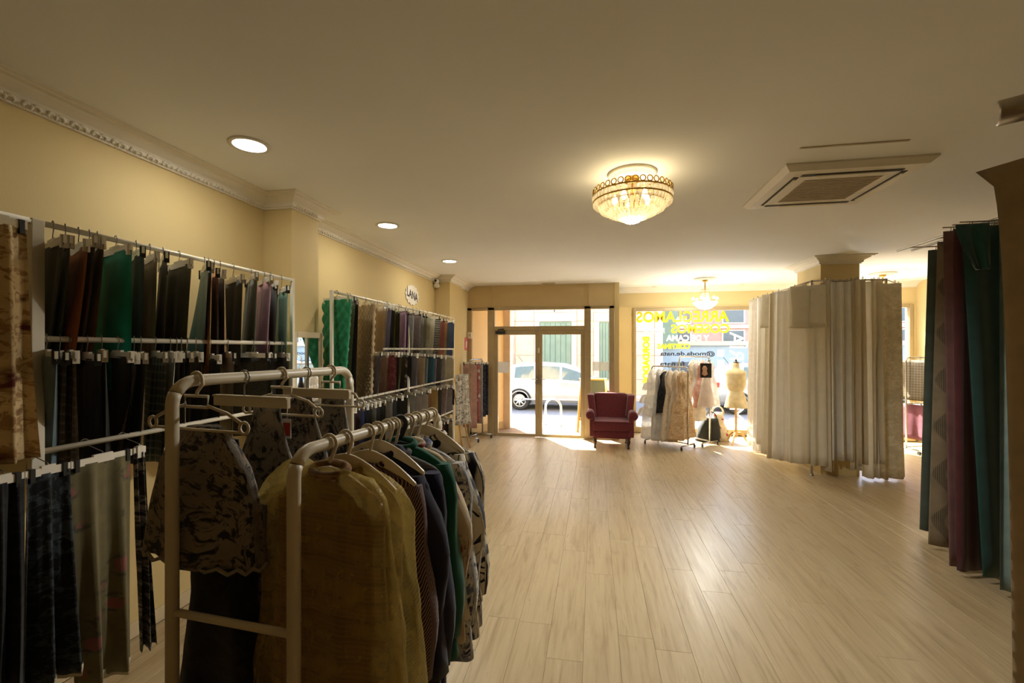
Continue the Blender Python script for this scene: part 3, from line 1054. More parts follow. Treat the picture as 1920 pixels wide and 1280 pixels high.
m_led = lamp('led_diffuser', (1.0, 0.97, 0.86, 1), 6.0)
WARM = (1.0, 0.985, 0.94)
GLOW = (1.0, 0.80, 0.48)
for i, (px, py, where) in enumerate(((468, 271, 'nearest the camera above the near fabric rack'), (727, 422, 'above the green quilted cloth'), (843, 489, 'farthest along, beside the wall camera'))):
    p = on_z(px, py, CEIL)
    t = thing('downlight', 'lit round recessed downlight ' + where, 'light', p, 'recessed ceiling downlights')
    MB().lathe((p.x, p.y, CEIL), [(0.088, -0.001), (0.118, -0.001), (0.118, -0.007), (0.1, -0.012), (0.088, -0.006)], 32).build('trim_ring', m_trim, t)
    MB().lathe((p.x, p.y, CEIL), [(0.094, -0.002), (0.092, -0.008), (0.0, -0.009)], 28).build('diffuser', m_led, t)
    area_lamp('bulb', (p.x, p.y, CEIL - 0.02), 0.17, DOWNLIGHT_W, (1.0, 0.96, 0.86), t)

# the crystal chandelier
ch = on_z(1185, 325, CEIL)
c = thing('crystal_chandelier', 'lit round gold and crystal flush chandelier in mid ceiling', 'chandelier', (ch.x, ch.y, CEIL))
MB().lathe((ch.x, ch.y, CEIL), [(0.17, 0.0), (0.17, -0.012), (0.155, -0.02), (0.13, -0.02), (0.125, -0.03), (0.06, -0.034)], 40).build('ceiling_rose', m_trim, c)
stem = MB().lathe((ch.x, ch.y, CEIL), [(0.05, -0.03), (0.055, -0.06), (0.03, -0.075), (0.03, -0.1), (0.05, -0.11), (0.02, -0.13), (0.02, -0.25)], 20)
stem.build('stem', m_gold, c)
RZ = CEIL - 0.155
gal = MB()
gal.tube([(ch.x + 0.27 * math.cos(a), ch.y + 0.27 * math.sin(a), RZ) for a in [2 * PI * k / 48 for k in range(48)]], 0.006, 6, closed=True)
gal.tube([(ch.x + 0.27 * math.cos(a), ch.y + 0.27 * math.sin(a), RZ - 0.045) for a in [2 * PI * k / 48 for k in range(48)]], 0.006, 6, closed=True)
for r, dz in ((0.225, -0.066), (0.17, -0.096), (0.11, -0.12), (0.05, -0.148)):
    gal.tube([(ch.x + r * math.cos(a), ch.y + r * math.sin(a), RZ + dz) for a in [2 * PI * k / 40 for k in range(40)]], 0.004, 6, closed=True)
for k in range(6):
    a = 2 * PI * k / 6
    gal.tube([(ch.x, ch.y, RZ + 0.04), (ch.x + 0.26 * math.cos(a), ch.y + 0.26 * math.sin(a), RZ)], 0.005, 6)
gal.build('gold_frame', m_gold, c)
rg_me = None
for k in range(36):
    a = 2 * PI * k / 36
    if rg_me is None:
        o = MB().tube([(0, 0.0185 * math.cos(b), 0.0185 * math.sin(b)) for b in [2 * PI * q / 14 for q in range(14)]], 0.004, 5, closed=True).build('gallery_ring', m_gold, c)
        rg_me = o.data
    else:
        o = bpy.data.objects.new('gallery_ring', rg_me)
        col.objects.link(o)
        attach(o, c)
    o.location = (ch.x + 0.272 * math.cos(a), ch.y + 0.272 * math.sin(a), RZ + 0.022)
    o.rotation_euler = (0, 0, a)
m_crystal = film('crystal_glass', (1.0, 0.93, 0.78, 1), 0.55, 0.08)
prism_me = None
tiers = [(0.268, 0.235, -0.005, -0.085, 44), (0.222, 0.18, -0.07, -0.12, 38), (0.168, 0.12, -0.1, -0.15, 30), (0.108, 0.06, -0.125, -0.175, 20), (0.05, 0.015, -0.15, -0.2, 10)]
for r0, r1, z0, z1, n in tiers:
    for k in range(n):
        a = 2 * PI * k / n
        ca, sa = math.cos(a), math.sin(a)
        p0 = Vector((ch.x + r0 * ca, ch.y + r0 * sa, RZ + z0))
        p1 = Vector((ch.x + lerp(r0, r1, 0.3) * ca, ch.y + lerp(r0, r1, 0.3) * sa, RZ + lerp(z0, z1, 0.75)))
        p2 = Vector((ch.x + r1 * ca, ch.y + r1 * sa, RZ + z1))
        wdt = PI * r0 / n * 0.8
        MB().tube([p0, p1, p2], [wdt * 0.8, wdt, 0.002], 4).build('crystal_drop', m_crystal, c)
m_bulb = lamp('warm_bulb', (1.0, 0.80, 0.45, 1), 9.0)
for k in range(5):
    a = 2 * PI * k / 5 + 0.4
    q = (ch.x + 0.12 * math.cos(a), ch.y + 0.12 * math.sin(a), RZ - 0.035)
    MB().lathe(q, [(0.004, 0.05), (0.012, 0.035), (0.02, 0.01), (0.017, -0.012), (0.004, -0.025)], 12).build('bulb', m_bulb, c)
    point_lamp('bulb_and_fill_light', (q[0], q[1], q[2] + 0.03), 0.03, CHANDELIER_W / 5, GLOW, c)

dl_ = bpy.data.lights.new('bulb_and_fill_light', 'SPOT')  # added fill spot below the crystals, brightens floor and curtains; no bulb sits here
dl_.energy = CHANDELIER_FILL_W
dl_.spot_size = math.radians(168)
dl_.spot_blend = 0.4
dl_.shadow_soft_size = 0.1
dl_.color = WARM
dlo = bpy.data.objects.new('bulb_and_fill_light', dl_)
col.objects.link(dlo)
dlo.location = (ch.x, ch.y, RZ - 0.2)
attach(dlo, c)

# small pendant chandeliers near the front
m_pbulb = lamp('pendant_bulb', (1.0, 0.9, 0.7, 1), 3.0)
for px, py, lowpx, lab in ((1322, 522, 590, 'small gold pendant chandelier hanging before the shop window'), (1655, 512, 575, 'small gold pendant chandelier half hidden behind the white curtains')):
    p = on_z(px, py, CEIL)
    t = thing('pendant_chandelier', lab, 'chandelier', (p.x, p.y, CEIL), 'small pendant chandeliers')
    MB().lathe((p.x, p.y, CEIL), [(0.19, 0), (0.19, -0.012), (0.16, -0.022), (0.06, -0.03)], 32).build('ceiling_rose', m_trim, t)
    st = MB().lathe((p.x, p.y, CEIL), [(0.05, -0.03), (0.045, -0.05), (0.015, -0.065), (0.01, -0.07), (0.01, -0.2), (0.012, -0.21), (0.012, -0.42), (0.03, -0.44), (0.02, -0.47)], 14)
    st.build('stem', m_gold, t)
    cg = MB().lathe((p.x, p.y, CEIL), [(0.06, -0.2), (0.065, -0.21), (0.065, -0.3), (0.09, -0.4), (0.085, -0.4), (0.058, -0.3), (0.058, -0.21)], 16)
    cg.build('crystal_shaft', m_crystal, t)
    for dz, r in ((-0.2, 0.07), (-0.245, 0.075), (-0.4, 0.2)):
        MB().tube([(p.x + r * math.cos(a), p.y + r * math.sin(a), CEIL + dz) for a in [2 * PI * k / 24 for k in range(24)]], 0.005, 6, closed=True).build('gold_ring', m_gold, t)
    MB().lathe((p.x, p.y, CEIL), [(0.2, -0.41), (0.21, -0.43), (0.17, -0.48), (0.1, -0.53), (0.02, -0.55)], 24).build('crystal_bowl', m_crystal, t)
    for k in range(6):
        a = 2 * PI * k / 6
        q = (p.x + 0.2 * math.cos(a), p.y + 0.2 * math.sin(a), CEIL - 0.36)
        MB().tube([(p.x, p.y, CEIL - 0.42), (q[0], q[1], CEIL - 0.42), (q[0], q[1], CEIL - 0.38)], 0.006, 6).build('arm', m_gold, t)
        MB().lathe(q, [(0.01, -0.02), (0.026, 0.0), (0.022, 0.02), (0.005, 0.035)], 10).build('bulb', m_pbulb, t)
    point_lamp('bulb_and_fill_light', (p.x, p.y, CEIL - 0.62), 0.12, PENDANT_FILL_W, WARM, t)  # added fill under the bowl, in place of daylight at the window end

# ceiling cassette air conditioner
n0, n1, f0 = on_z(1468, 310, CEIL), on_z(1750, 289, CEIL), on_z(1408, 384, CEIL)
ax0, ax1, ay0, ay1 = 1.27, 2.17, 3.30, 4.20
m_acw = plain('air_conditioner_white', rgb(224, 216, 198), 0.45, var=0.02)
m_acd = plain('air_conditioner_slot', rgb(60, 54, 46), 0.7)
m_acg = plain('air_conditioner_grille', rgb(186, 172, 146), 0.7, var=0.05)
ac = thing('ceiling_air_conditioner', 'white square cassette air conditioner set in the ceiling', 'air conditioner', ((ax0 + ax1) / 2, (ay0 + ay1) / 2, CEIL))
zc = CEIL
rings = []
for ins, dz in ((0.0, 0.0), (0.0, -0.012), (0.035, -0.045), (0.2, -0.05), (0.21, -0.042)):
    rings.append([(ax0 + ins, ay0 + ins, zc + dz), (ax1 - ins, ay0 + ins, zc + dz), (ax1 - ins, ay1 - ins, zc + dz), (ax0 + ins, ay1 - ins, zc + dz)])
MB().loft(rings, cap=False, smooth=False).build('panel', m_acw, ac)
MB().box(ax0 + 0.205, ax1 - 0.205, ay0 + 0.205, ay1 - 0.205, zc - 0.049, zc - 0.04).build('grille', m_acg, ac)
for k in range(16):
    yy = lerp(ay0 + 0.22, ay1 - 0.22, k / 15)
    MB().box(ax0 + 0.21, ax1 - 0.21, yy - 0.004, yy + 0.004, zc - 0.053, zc - 0.048).build('grille_slat', m_acg, ac)
for (x0, x1, y0, y1) in ((ax0 + 0.14, ax1 - 0.14, ay0 + 0.1, ay0 + 0.135), (ax0 + 0.14, ax1 - 0.14, ay1 - 0.135, ay1 - 0.1), (ax0 + 0.1, ax0 + 0.135, ay0 + 0.14, ay1 - 0.14), (ax1 - 0.135, ax1 - 0.1, ay0 + 0.14, ay1 - 0.14)):
    MB().box(x0, x1, y0, y1, zc - 0.051, zc - 0.046).build('air_slot', m_acd, ac)
    sh = 0.25
    if x1 - x0 > y1 - y0:
        MB().box(x0 + 0.1, x1 - 0.1, lerp(y0, y1, 0.35), lerp(y0, y1, 0.75), zc - 0.06, zc - 0.05).build('flap', m_acw, ac, 0.003)
    else:
        MB().box(lerp(x0, x1, 0.35), lerp(x0, x1, 0.75), y0 + 0.03, y1 - 0.03, zc - 0.06, zc - 0.05).build('flap', m_acw, ac, 0.003)
s0, s1 = on_z(1500, 277, CEIL), on_z(1702, 264, CEIL)
tag(MB().box(s0.x, s1.x, s0.y - 0.008, s0.y + 0.008, CEIL - 0.006, CEIL).build('ceiling_slot', m_acg), 'thin dark slot in the ceiling beside the air conditioner', 'slot')
v0, v1 = on_z(1015, 531, CEIL), on_z(1042, 530, CEIL)
vt = thing('ceiling_vent', 'small slim grille in the ceiling before the entrance', 'vent', v0)
MB().box(v0.x, v1.x, v0.y - 0.08, v0.y + 0.08, CEIL - 0.008, CEIL).build('frame', m_trim, vt)
for k in range(3):
    MB().box(v0.x + 0.02, v1.x - 0.02, v0.y - 0.05 + 0.04 * k, v0.y - 0.03 + 0.04 * k, CEIL - 0.012, CEIL - 0.006).build('slat', m_acg, vt)
for px, py, lab in ((1228, 537, 'small unlit ceiling spot above the dress rail'), (1391, 532, 'small unlit ceiling spot left of the column'), (1694, 522, 'small unlit ceiling spot right of the column')):
    p = on_z(px, py, CEIL)
    t = thing('ceiling_spot', lab, 'light', p, 'small ceiling spots')
    MB().lathe((p.x, p.y, CEIL), [(0.035, 0), (0.05, 0), (0.05, -0.008), (0.038, -0.012), (0.035, -0.004)], 20).build('rim', m_trim, t)
    MB().lathe((p.x, p.y, CEIL), [(0.037, -0.001), (0.036, -0.006), (0.0, -0.005)], 16).build('lens', m_acg, t)

# ------------------------------------------------------------------ cloth builders
def drape_mb(tl, tr, bl, br, zt, zb, folds=2.0, amp=0.012, thick=0.012, seed=0, ease=1.6, nu=14, nz=12, quilt=0.0, hem=0.0, top_amp=0.25, lprof=None, quilt_n=9.0):
    """a hanging piece of cloth as a thin closed sleeve of two layers, with folds deepening downwards"""
    rnd = random.Random(seed)
    ph, ph2 = rnd.random() * 6.28, rnd.random() * 6.28
    tl, tr, bl, br = (Vector((p[0], p[1], 0)) for p in (tl, tr, bl, br))
    mb = MB()
    W = (tr - tl).length
    Lh = zt - zb
    for side in (0, 1):
        for i in range(nz + 1):
            t = i / nz
            e = t ** ease
            L, R = tl.lerp(bl, e), tr.lerp(br, e)
            if lprof:
                L = L + (R - L) * lprof(t)
            d = (R - L)
            nrm = Vector((d.y, -d.x, 0))
            nrm = nrm.normalized() if nrm.length > 1e-6 else Vector((1, 0, 0))
            for j in range(nu + 1):
                u = j / nu
                env = top_amp + (1 - top_amp) * t
                off = amp * env * (math.sin(2 * PI * folds * u + ph + 0.6 * t) + 0.35 * math.sin(4.3 * PI * folds * u + ph2))
                th = thick * (0.35 + 0.65 * t) * (max(0.0, math.sin(PI * u)) ** 0.5)
                if quilt:
                    a = (u * W + t * Lh) * quilt_n * PI
                    b = (u * W - t * Lh) * quilt_n * PI
                    th += quilt * (abs(math.sin(a)) * abs(math.sin(b))) ** 0.5
                p = L.lerp(R, u) + nrm * (off + (th / 2 if side == 0 else -th / 2))
                z = zt - Lh * t + (hem * math.sin(2 * PI * folds * u + ph) * t if hem else 0)
                mb.v.append((p.x, p.y, z))
                mb.uv[len(mb.v) - 1] = (u * W + seed * 0.137, t * Lh + seed * 0.071)
    n = (nu + 1) * (nz + 1)
    g = lambda s, i, j: s * n + i * (nu + 1) + j
    for s in (0, 1):
        for i in range(nz):
            for j in range(nu):
                q = (g(s, i, j), g(s, i, j + 1), g(s, i + 1, j + 1), g(s, i + 1, j))
                mb.f.append(q if s == 0 else tuple(reversed(q)))
                mb.s.append(True)
    for i in range(nz):
        for j in (0, nu):
            mb.f.append((g(0, i, j), g(0, i + 1, j), g(1, i + 1, j), g(1, i, j)))
            mb.s.append(True)
    for i in (0, nz):
        for j in range(nu):
            mb.f.append((g(0, i, j), g(1, i, j), g(1, i, j + 1), g(0, i, j + 1)))
            mb.s.append(False)
    return mb


def clip_hanger(a, b, zbar, rail, zrail, label, group, bar_mat=None, detail=True):
    """white clip hanger: flat bar from a to b (XY), wire hook over the rail, two metal clips"""
    a, b = Vector((a[0], a[1], 0)), Vector((b[0], b[1], 0))
    d = (b - a)
    L = d.length
    u = d.normalized()
    mid = (a + b) / 2
    t = thing('clip_hanger', label, 'hanger', (mid.x, mid.y, zbar), group)
    mb = MB().obox((mid.x, mid.y), u, L / 2, 0.005, zbar - 0.014, zbar + 0.016)
    mb.obox((mid.x, mid.y), u, L * 0.16, 0.006, zbar + 0.01, zbar + 0.024)
    mb.build('bar', bar_mat or m_hangwhite, t)
    k = Vector((rail[0], rail[1], 0))
    hx = mid
    w = Vector((k.x - mid.x, k.y - mid.y, 0))
    top = Vector((k.x, k.y, zrail))
    pts = [Vector((hx.x, hx.y, zbar + 0.02)), Vector((hx.x, hx.y, lerp(zbar, zrail, 0.5)))]
    pts += [top + Vector((u.x, u.y, 0)) * 0.021 * math.cos(q) + Vector((0, 0, 0.021 * math.sin(q))) for q in [-0.6 + (PI + 0.9) * i / 7 for i in range(8)]]
    MB().tube(pts, 0.0022, 5).build('hook', m_wire, t)
    for s in (-1, 1):
        c = mid + u * (L / 2 - 0.02) * s
        cb = MB().obox((c.x, c.y), u, 0.008, 0.011, zbar - 0.034, zbar + 0.02)
        cb.build('clip', (m_chrome, m_black, m_hangwhite)[(int(abs(c.y) * 97) + (s > 0)) % 3], t)
    return t


FAB = {}


def fabric(spec):
    """colour and weave code -> cloth material"""
    if spec in FAB:
        return FAB[spec]
    parts = spec.split('/')
    kind = parts[0]
    cols = [tuple(min(0.85, q * 2.1 / (1 + 2.0 * q) + 0.003) for q in rgb(*[int(h[i:i + 2], 16) for i in (0, 2, 4)])[:3]) + (1,) for h in parts[1:] if len(h) == 6]
    c = cols[0]
    kw = dict(c2=cols[1] if len(cols) > 1 else None, c3=cols[2] if len(cols) > 2 else None)
    if kind == 'satin':
        m = cloth('cloth_' + spec.replace('/', '_'), c, 'plain', rough=0.48, sheen=0.05)
    elif kind == 'velvet':
        m = cloth('cloth_' + spec.replace('/', '_'), c, 'plain', rough=0.7, sheen=0.7)
    else:
        m = cloth('cloth_' + spec.replace('/', '_'), c, kind, **kw)
    FAB[spec] = m
    return m


SEEN = {}


def row_labels(rows, rail):
    """label for each piece: its look, and the neighbour on its left where the look repeats on that rail"""
    out = []
    names = [r[-1] for r in rows]
    for i, nme in enumerate(names):
        if names.count(nme) == 1:
            lab = '%s hanging on the %s' % (nme, rail)
        elif i > 0:
            lab = '%s right of the %s, %s' % (nme, names[i - 1], rail)
        else:
            lab = 'leftmost %s on the %s' % (nme, rail)
        out.append(lab)
    assert len(set(out)) == len(out), [o for o in out if out.count(o) > 1]
    return out


def hang_row(rows, rail, zrail, group, x_in=-2.42, x_out=-2.08, below=0.12):
    labs = row_labels(rows, rail)
    ymax = 3.22 if 'near' in rail else 7.27
    for i, (r, lab) in enumerate(zip(rows, labs)):
        xl, xr, xbl, xbr, yt, yb, spec = r[:7]
        opt = r[7] if len(r) > 8 else {}
        xi, xo = opt.get('xi', x_in), opt.get('xo', x_out)
        tl, tr = on_x(xl, 650, xi), on_x(xr, 650, xo)
        # keep a sensible cloth width: limit how far the two ends part along the rail
        if abs(tl.y - tr.y) > 0.3:
            tl.y = tr.y + math.copysign(0.3, tl.y - tr.y)
        bl, br = on_x(xbl, 650, xi - 0.12), on_x(xbr, 650, opt.get('xob', -2.32))
        if abs(bl.y - br.y) > 0.4:
            bl.y = br.y + math.copysign(0.4, bl.y - br.y)
        for q_ in (tl, tr, bl, br):
            q_.y = min(q_.y, ymax)
        zt = on_x((xl + xr) / 2, yt, RACK_X).z
        zb = on_x((xbl + xbr) / 2, yb, RACK_X).z - below
        zt = min(zt, zrail - 0.06)
        mb = drape_mb(tl, tr, bl, br, zt, zb, opt.get('folds', 1.3), opt.get('amp', 0.014), opt.get('thick', 0.02), seed=i + len(FAB), quilt=opt.get('quilt', 0.0), nu=opt.get('nu', 12), nz=opt.get('nz', 12), ease=min(1.3, opt.get('ease', 1.0)), quilt_n=opt.get('qn', 9.0))
        tag(mb.build('fabric_piece', fabric(spec)), lab, 'fabric', group)
        rm = (tl + tr) / 2
        if not opt.get('nohanger'):
            clip_hanger(tl, tr, zt + 0.006, (RACK_X, rm.y), zrail, 'white clip hanger of the %s, %s' % (r[-1], rail.replace(' of the near wall rack', ', near rack').replace(' of the far wall rack', ', far rack')), 'clip hangers on the ' + rail)


def wall_rack(label, y0, y1, z_top, rails, posts, mat=m_rackwhite, x=RACK_X):
    t = thing('fabric_rack', label, 'rack', (x, (y0 + y1) / 2, 0), 'white tube racks along the left wall')
    for py in posts:
        MB().box(x - 0.013, x + 0.013, py - 0.013, py + 0.013, 0.0, z_top).build('post', mat, t, 0.003)
    for (ya, yb_, z) in rails:
        MB().tube([(x, ya, z), (x, yb_, z)], 0.0125, 10).build('rail', mat, t)
    return t


Y1a, Y1b = on_x(73, 500, RACK_X).y, on_x(548, 500, RACK_X).y
ZT, ZM, ZL = 2.22, 1.742, 1.275
wall_rack('near white tube rack against the left wall', Y1a, Y1b, ZT + 0.012, [(Y1a, Y1b, ZT), (Y1a, Y1b, ZM), (Y1a, Y1b, ZL)], (Y1a, Y1b))
Y0b = on_x(62, 500, RACK_X).y
wall_rack('white tube rack at the left picture edge holding the floral curtain', Y0b - 1.0, Y0b, ZT + 0.012, [(Y0b - 1.0, Y0b, ZT), (Y0b - 1.0, Y0b, ZL)], (Y0b - 1.0, Y0b))
Y2a, Y2m, Y2b = on_x(622, 600, RACK_X).y, on_x(766, 600, RACK_X).y, on_x(850, 600, RACK_X).y
Y2r = on_x(715, 652, RACK_X).y
Z2 = [2.2, 1.70, 1.215, 0.70]
wall_rack('far white tube rack between the two wall pilasters', Y2a, Y2b, Z2[0] + 0.012, [(Y2a, Y2b, Z2[0]), (Y2r, Y2b, Z2[1]), (Y2a, Y2b, Z2[2]), (Y2m, Y2b, Z2[3])], (Y2a, Y2m, Y2b))

# near rack: (top left px, top right px, bottom left px, bottom right px, top row, bottom row, weave, options, name)
near_top = [
    (78, 122, 52, 96, 462, 640, 'plain/0c0e0c', {}, 'black cloth'),
    (112, 134, 80, 112, 465, 632, 'plain/3a422a', {'ease': 2.2}, 'dark olive cloth'),
    (132, 164, 85, 122, 470, 690, 'plain/a44a20', {'ease': 2.0}, 'long rust orange cloth'),
    (156, 180, 122, 152, 463, 640, 'plain/20150e', {'ease': 2.2}, 'dark brown cloth'),
    (172, 194, 132, 165, 466, 638, 'plain/5e482e', {'ease': 2.4}, 'taupe brown cloth'),
    (190, 246, 150, 240, 473, 690, 'plain/14846a', {'ease': 1.8, 'folds': 1.0}, 'teal green wool cloth'),
    (243, 269, 232, 262, 482, 642, 'plain/0e0b0c', {}, 'soft black cloth'),
    (267, 296, 260, 290, 490, 642, 'plain/8c7654', {'ease': 1.8}, 'beige taupe cloth'),
    (300, 313, 288, 302, 492, 640, 'plain/0a0b09', {}, 'thin black cloth'),
    (313, 360, 300, 346, 500, 642, 'plain/4a4733', {}, 'wide olive grey cloth'),
    (376, 392, 345, 386, 506, 645, 'satin/14546c', {'ease': 1.9}, 'petrol blue satin'),
    (391, 398, 362, 394, 512, 690, 'satin/d46428', {'ease': 1.3}, 'bright orange satin'),
    (399, 409, 396, 408, 520, 650, 'plain/1e0d0b', {}, 'dark maroon cloth'),
    (407, 421, 405, 424, 522, 650, 'satin/805e36', {}, 'golden brown satin'),
    (420, 456, 415, 450, 528, 650, 'plain/1e1f1b', {}, 'charcoal cloth'),
    (468, 482, 448, 474, 516, 650, 'plain/3a3a2a', {'ease': 1.0}, 'grey green cloth'),
    (482, 510, 464, 500, 528, 690, 'satin/8e5c64', {'ease': 1.0, 'folds': 2.0}, 'mauve pink satin'),
    (505, 520, 492, 512, 540, 650, 'plain/241812', {'ease': 2.0}, 'deep brown cloth'),
    (519, 541, 512, 540, 548, 690, 'satin/4c7c68', {'folds': 2.0}, 'sea green satin'),
]
hang_row(near_top, 'top rail of the near wall rack', ZT, 'cloths on the top rail of the near rack')
near_mid = [
    (70, 106, 66, 96, 668, 840, 'plain/485860', {'thick': 0.09, 'amp': 0.004}, 'thick slate blue wool'),
    (100, 126, 84, 118, 670, 842, 'plaid/4a4034/9a8a72/2c241c', {}, 'brown plaid cloth'),
    (118, 144, 112, 150, 668, 845, 'plaid/6a6054/b0a48e/3c342c', {}, 'grey glen plaid cloth'),
    (142, 186, 145, 186, 672, 835, 'plain/0a0a0a', {}, 'black wool cloth'),
    (186, 197, 188, 200, 666, 835, 'plain/121314', {}, 'narrow black cloth'),
    (196, 248, 200, 236, 668, 838, 'plain/0d0c0c', {'folds': 1.0}, 'wide black wool cloth'),
    (246, 258, 214, 226, 670, 838, 'stripe/3a261a/c09a7c', {'ease': 1.0}, 'brown striped cloth'),
    (256, 274, 228, 258, 670, 838, 'plain/0c0d0c', {'ease': 1.0}, 'soft black cloth'),
    (272, 312, 262, 300, 668, 836, 'plaid/2c3630/7a867c/1c221e', {}, 'dark green windowpane cloth'),
    (312, 328, 282, 306, 668, 830, 'plain/a49c88', {'ease': 1.2}, 'pale grey cloth'),
    (326, 338, 318, 332, 668, 810, 'plain/14110f', {}, 'black brown cloth'),
    (336, 345, 330, 342, 668, 810, 'check/3a261e/b09880', {}, 'houndstooth cloth'),
    (344, 360, 338, 356, 668, 810, 'plain/231a12', {}, 'dark brown cloth'),
    (358, 378, 352, 374, 668, 806, 'plain/1a1815', {}, 'charcoal brown cloth'),
    (377, 413, 372, 408, 672, 804, 'plain/0c0c0c', {}, 'matt black cloth'),
    (414, 441, 412, 438, 668, 800, 'tweed/8a7c60/b3a788', {}, 'cream tweed cloth'),
    (440, 506, 438, 500, 668, 796, 'tweed/1f1e1a/34322b', {'folds': 1.6}, 'wide charcoal tweed'),
    (504, 517, 502, 514, 668, 792, 'plain/0f1010', {}, 'slim black cloth'),
    (515, 542, 514, 540, 668, 790, 'plain/262623', {}, 'dark grey cloth'),
]
hang_row(near_mid, 'middle rail of the near wall rack', ZM, 'cloths on the middle rail of the near rack')

# low rail of the near rack: long cloth pieces on wide hangers, hung parallel to the rail
m_blackfl = fabric('toile/0b0c0d/23282a/101214')
low = [
    (-30, 44, -40, 44, 905, 1290, 'toile/0a0b0c/15181a/0c0d0e', 'long black cloth at the picture edge under the floral curtain'),
    (46, 130, 40, 150, 888, 1272, 'toile/0b0c0d/2a3134/14181a', 'long black jacquard cloth on the low rail of the near rack'),
    (132, 246, 148, 250, 868, 1262, 'floral/544c32/74403a/38362a', 'khaki cloth with pink roses and cream hem on the low rail'),
    (250, 272, 262, 294, 850, 1205, 'toile/1a1816/6a6258/26221e', 'dark lace cloth right of the pink rose cloth'),
]
for i, (xl, xr, xbl, xbr, yt, yb, spec, lab) in enumerate(low):
    X = RACK_X + 0.1
    tl, tr = on_x(xl, 650, X), on_x(xr, 650, X)
    bl, br = on_x(xbl, 650, X), on_x(xbr, 650, X + 0.04)
    zt = ZL - 0.07
    zb = on_x((xbl + xbr) / 2, yb, X).z
    o = tag(drape_mb(tl, tr, bl, br, zt, max(zb, 0.06), 2.0, 0.035, 0.03, seed=40 + i, nu=26, nz=22).build('fabric_length', fabric(spec)), lab, 'fabric', 'long cloths on the low rail')
    if i in (1, 2):
        hm = drape_mb(bl, br, bl, br, max(zb, 0.06) + 0.03, max(zb, 0.06) - 0.012, 2.0, 0.035, 0.036, seed=40 + i, nu=26, nz=2, top_amp=1.0)
        hm.build('hem', cloth('cream_hem', rgb(200, 190, 160)), o)
    clip_hanger(tl, tr, zt + 0.008, (RACK_X, (tl.y + tr.y) / 2), ZL, 'white clip hanger of the ' + ' '.join(lab.split()[:11]), 'clip hangers on the low rail')

# cream floral curtain in the rack at the left edge
tl, tr = on_x(-60, 650, RACK_X + 0.07), on_x(50, 650, RACK_X + 0.07)
br = on_x(70, 650, RACK_X + 0.09)
o = tag(drape_mb(tl, tr, (tl.x, tl.y - 0.05), br, on_x(30, 432, RACK_X).z, on_x(35, 855, RACK_X).z, 2.2, 0.03, 0.03, seed=77, nu=30, nz=24).build('floral_curtain', cloth('cloth_cream_maroon_flowers', rgb(204, 180, 134), 'toile', rgb(156, 122, 80), rgb(92, 44, 34), scale=1.15)), 'cream curtain with maroon flowers at the left picture edge', 'curtain')
clip_hanger(tl, tr, on_x(30, 432, RACK_X).z + 0.01, (RACK_X, (tl.y + tr.y) / 2), ZT, 'white clip hanger holding the floral curtain', 'hanger of the floral curtain')

# far rack
def strip(x0, x1, yt, yb, spec, name, **opt):
    wdt = max(x1 - x0, 8)
    opt.setdefault('folds', 1.0)
    opt.setdefault('amp', 0.01)
    lean = opt.pop('lean', 3)
    return (x1 - max(26, wdt + 4) if 'wide' not in opt else x0, x1, (x1 - max(26, wdt + 4) if 'wide' not in opt else x0) - lean, x1 - lean, yt, yb, spec, opt, name)


far_top = [
    (607, 657, 612, 641, 562, 748, 'satin/0c6c42', {'quilt': 0.045, 'nu': 44, 'nz': 64, 'folds': 0.8, 'amp': 0.02, 'ease': 1.2, 'qn': 9.0}, 'green quilted velvet'),
    (650, 667, 640, 652, 566, 748, 'tweed/3b3836/9a9690', {}, 'grey speckled cloth'),
    (660, 672, 652, 664, 570, 748, 'plain/1c1a18', {}, 'black lining cloth'),
    (668, 703, 664, 698, 570, 745, 'satin/c8a070', {'quilt': 0.045, 'nu': 40, 'nz': 60, 'qn': 14.0}, 'gold quilted cloth'),
    (696, 723, 690, 714, 572, 700, 'diag/8a6e50/a88c6a', {}, 'tan diagonal weave cloth'),
    strip(720, 727, 574, 655, 'plain/d8d0c0', 'white edged cloth', lean=8),
    strip(726, 735, 576, 650, 'plain/6a6484', 'lavender grey cloth', lean=5),
    strip(734, 740, 580, 655, 'plain/2a2c28', 'dark grey cloth'),
    strip(738, 743, 580, 660, 'satin/c8be34', 'yellow cloth', lean=2),
    strip(742, 750, 585, 655, 'plain/1e1d1e', 'black cloth'),
    strip(748, 763, 584, 662, 'satin/b0789a', 'rose pink satin'),
    strip(761, 767, 586, 658, 'plain/3a2a30', 'plum cloth'),
    strip(769, 777, 588, 655, 'plain/b0b0a8', 'silver grey cloth'),
    strip(776, 789, 590, 660, 'tweed/2a1c1c/c8a8a0', 'black and red tweed'),
    strip(789, 796, 593, 658, 'plain/a8a8a4', 'pale grey cloth'),
    strip(795, 801, 594, 658, 'plain/7a7a58', 'sage cloth'),
    strip(800, 808, 594, 660, 'plain/d8cca8', 'cream cloth', lean=6),
    strip(808, 816, 598, 660, 'plain/dcd4b8', 'ivory cloth', lean=6),
    strip(816, 826, 598, 662, 'bars/141414/d8d4cc', 'black and white barred cloth'),
    strip(825, 834, 602, 662, 'plain/a8584c', 'coral red cloth'),
    strip(833, 839, 602, 662, 'plain/b89a5c', 'ochre cloth'),
    strip(838, 852, 604, 664, 'plain/34487e', 'royal blue cloth', lean=1),
]
hang_row(far_top, 'top rail of the far wall rack', Z2[0], 'cloths on the top rail of the far rack')
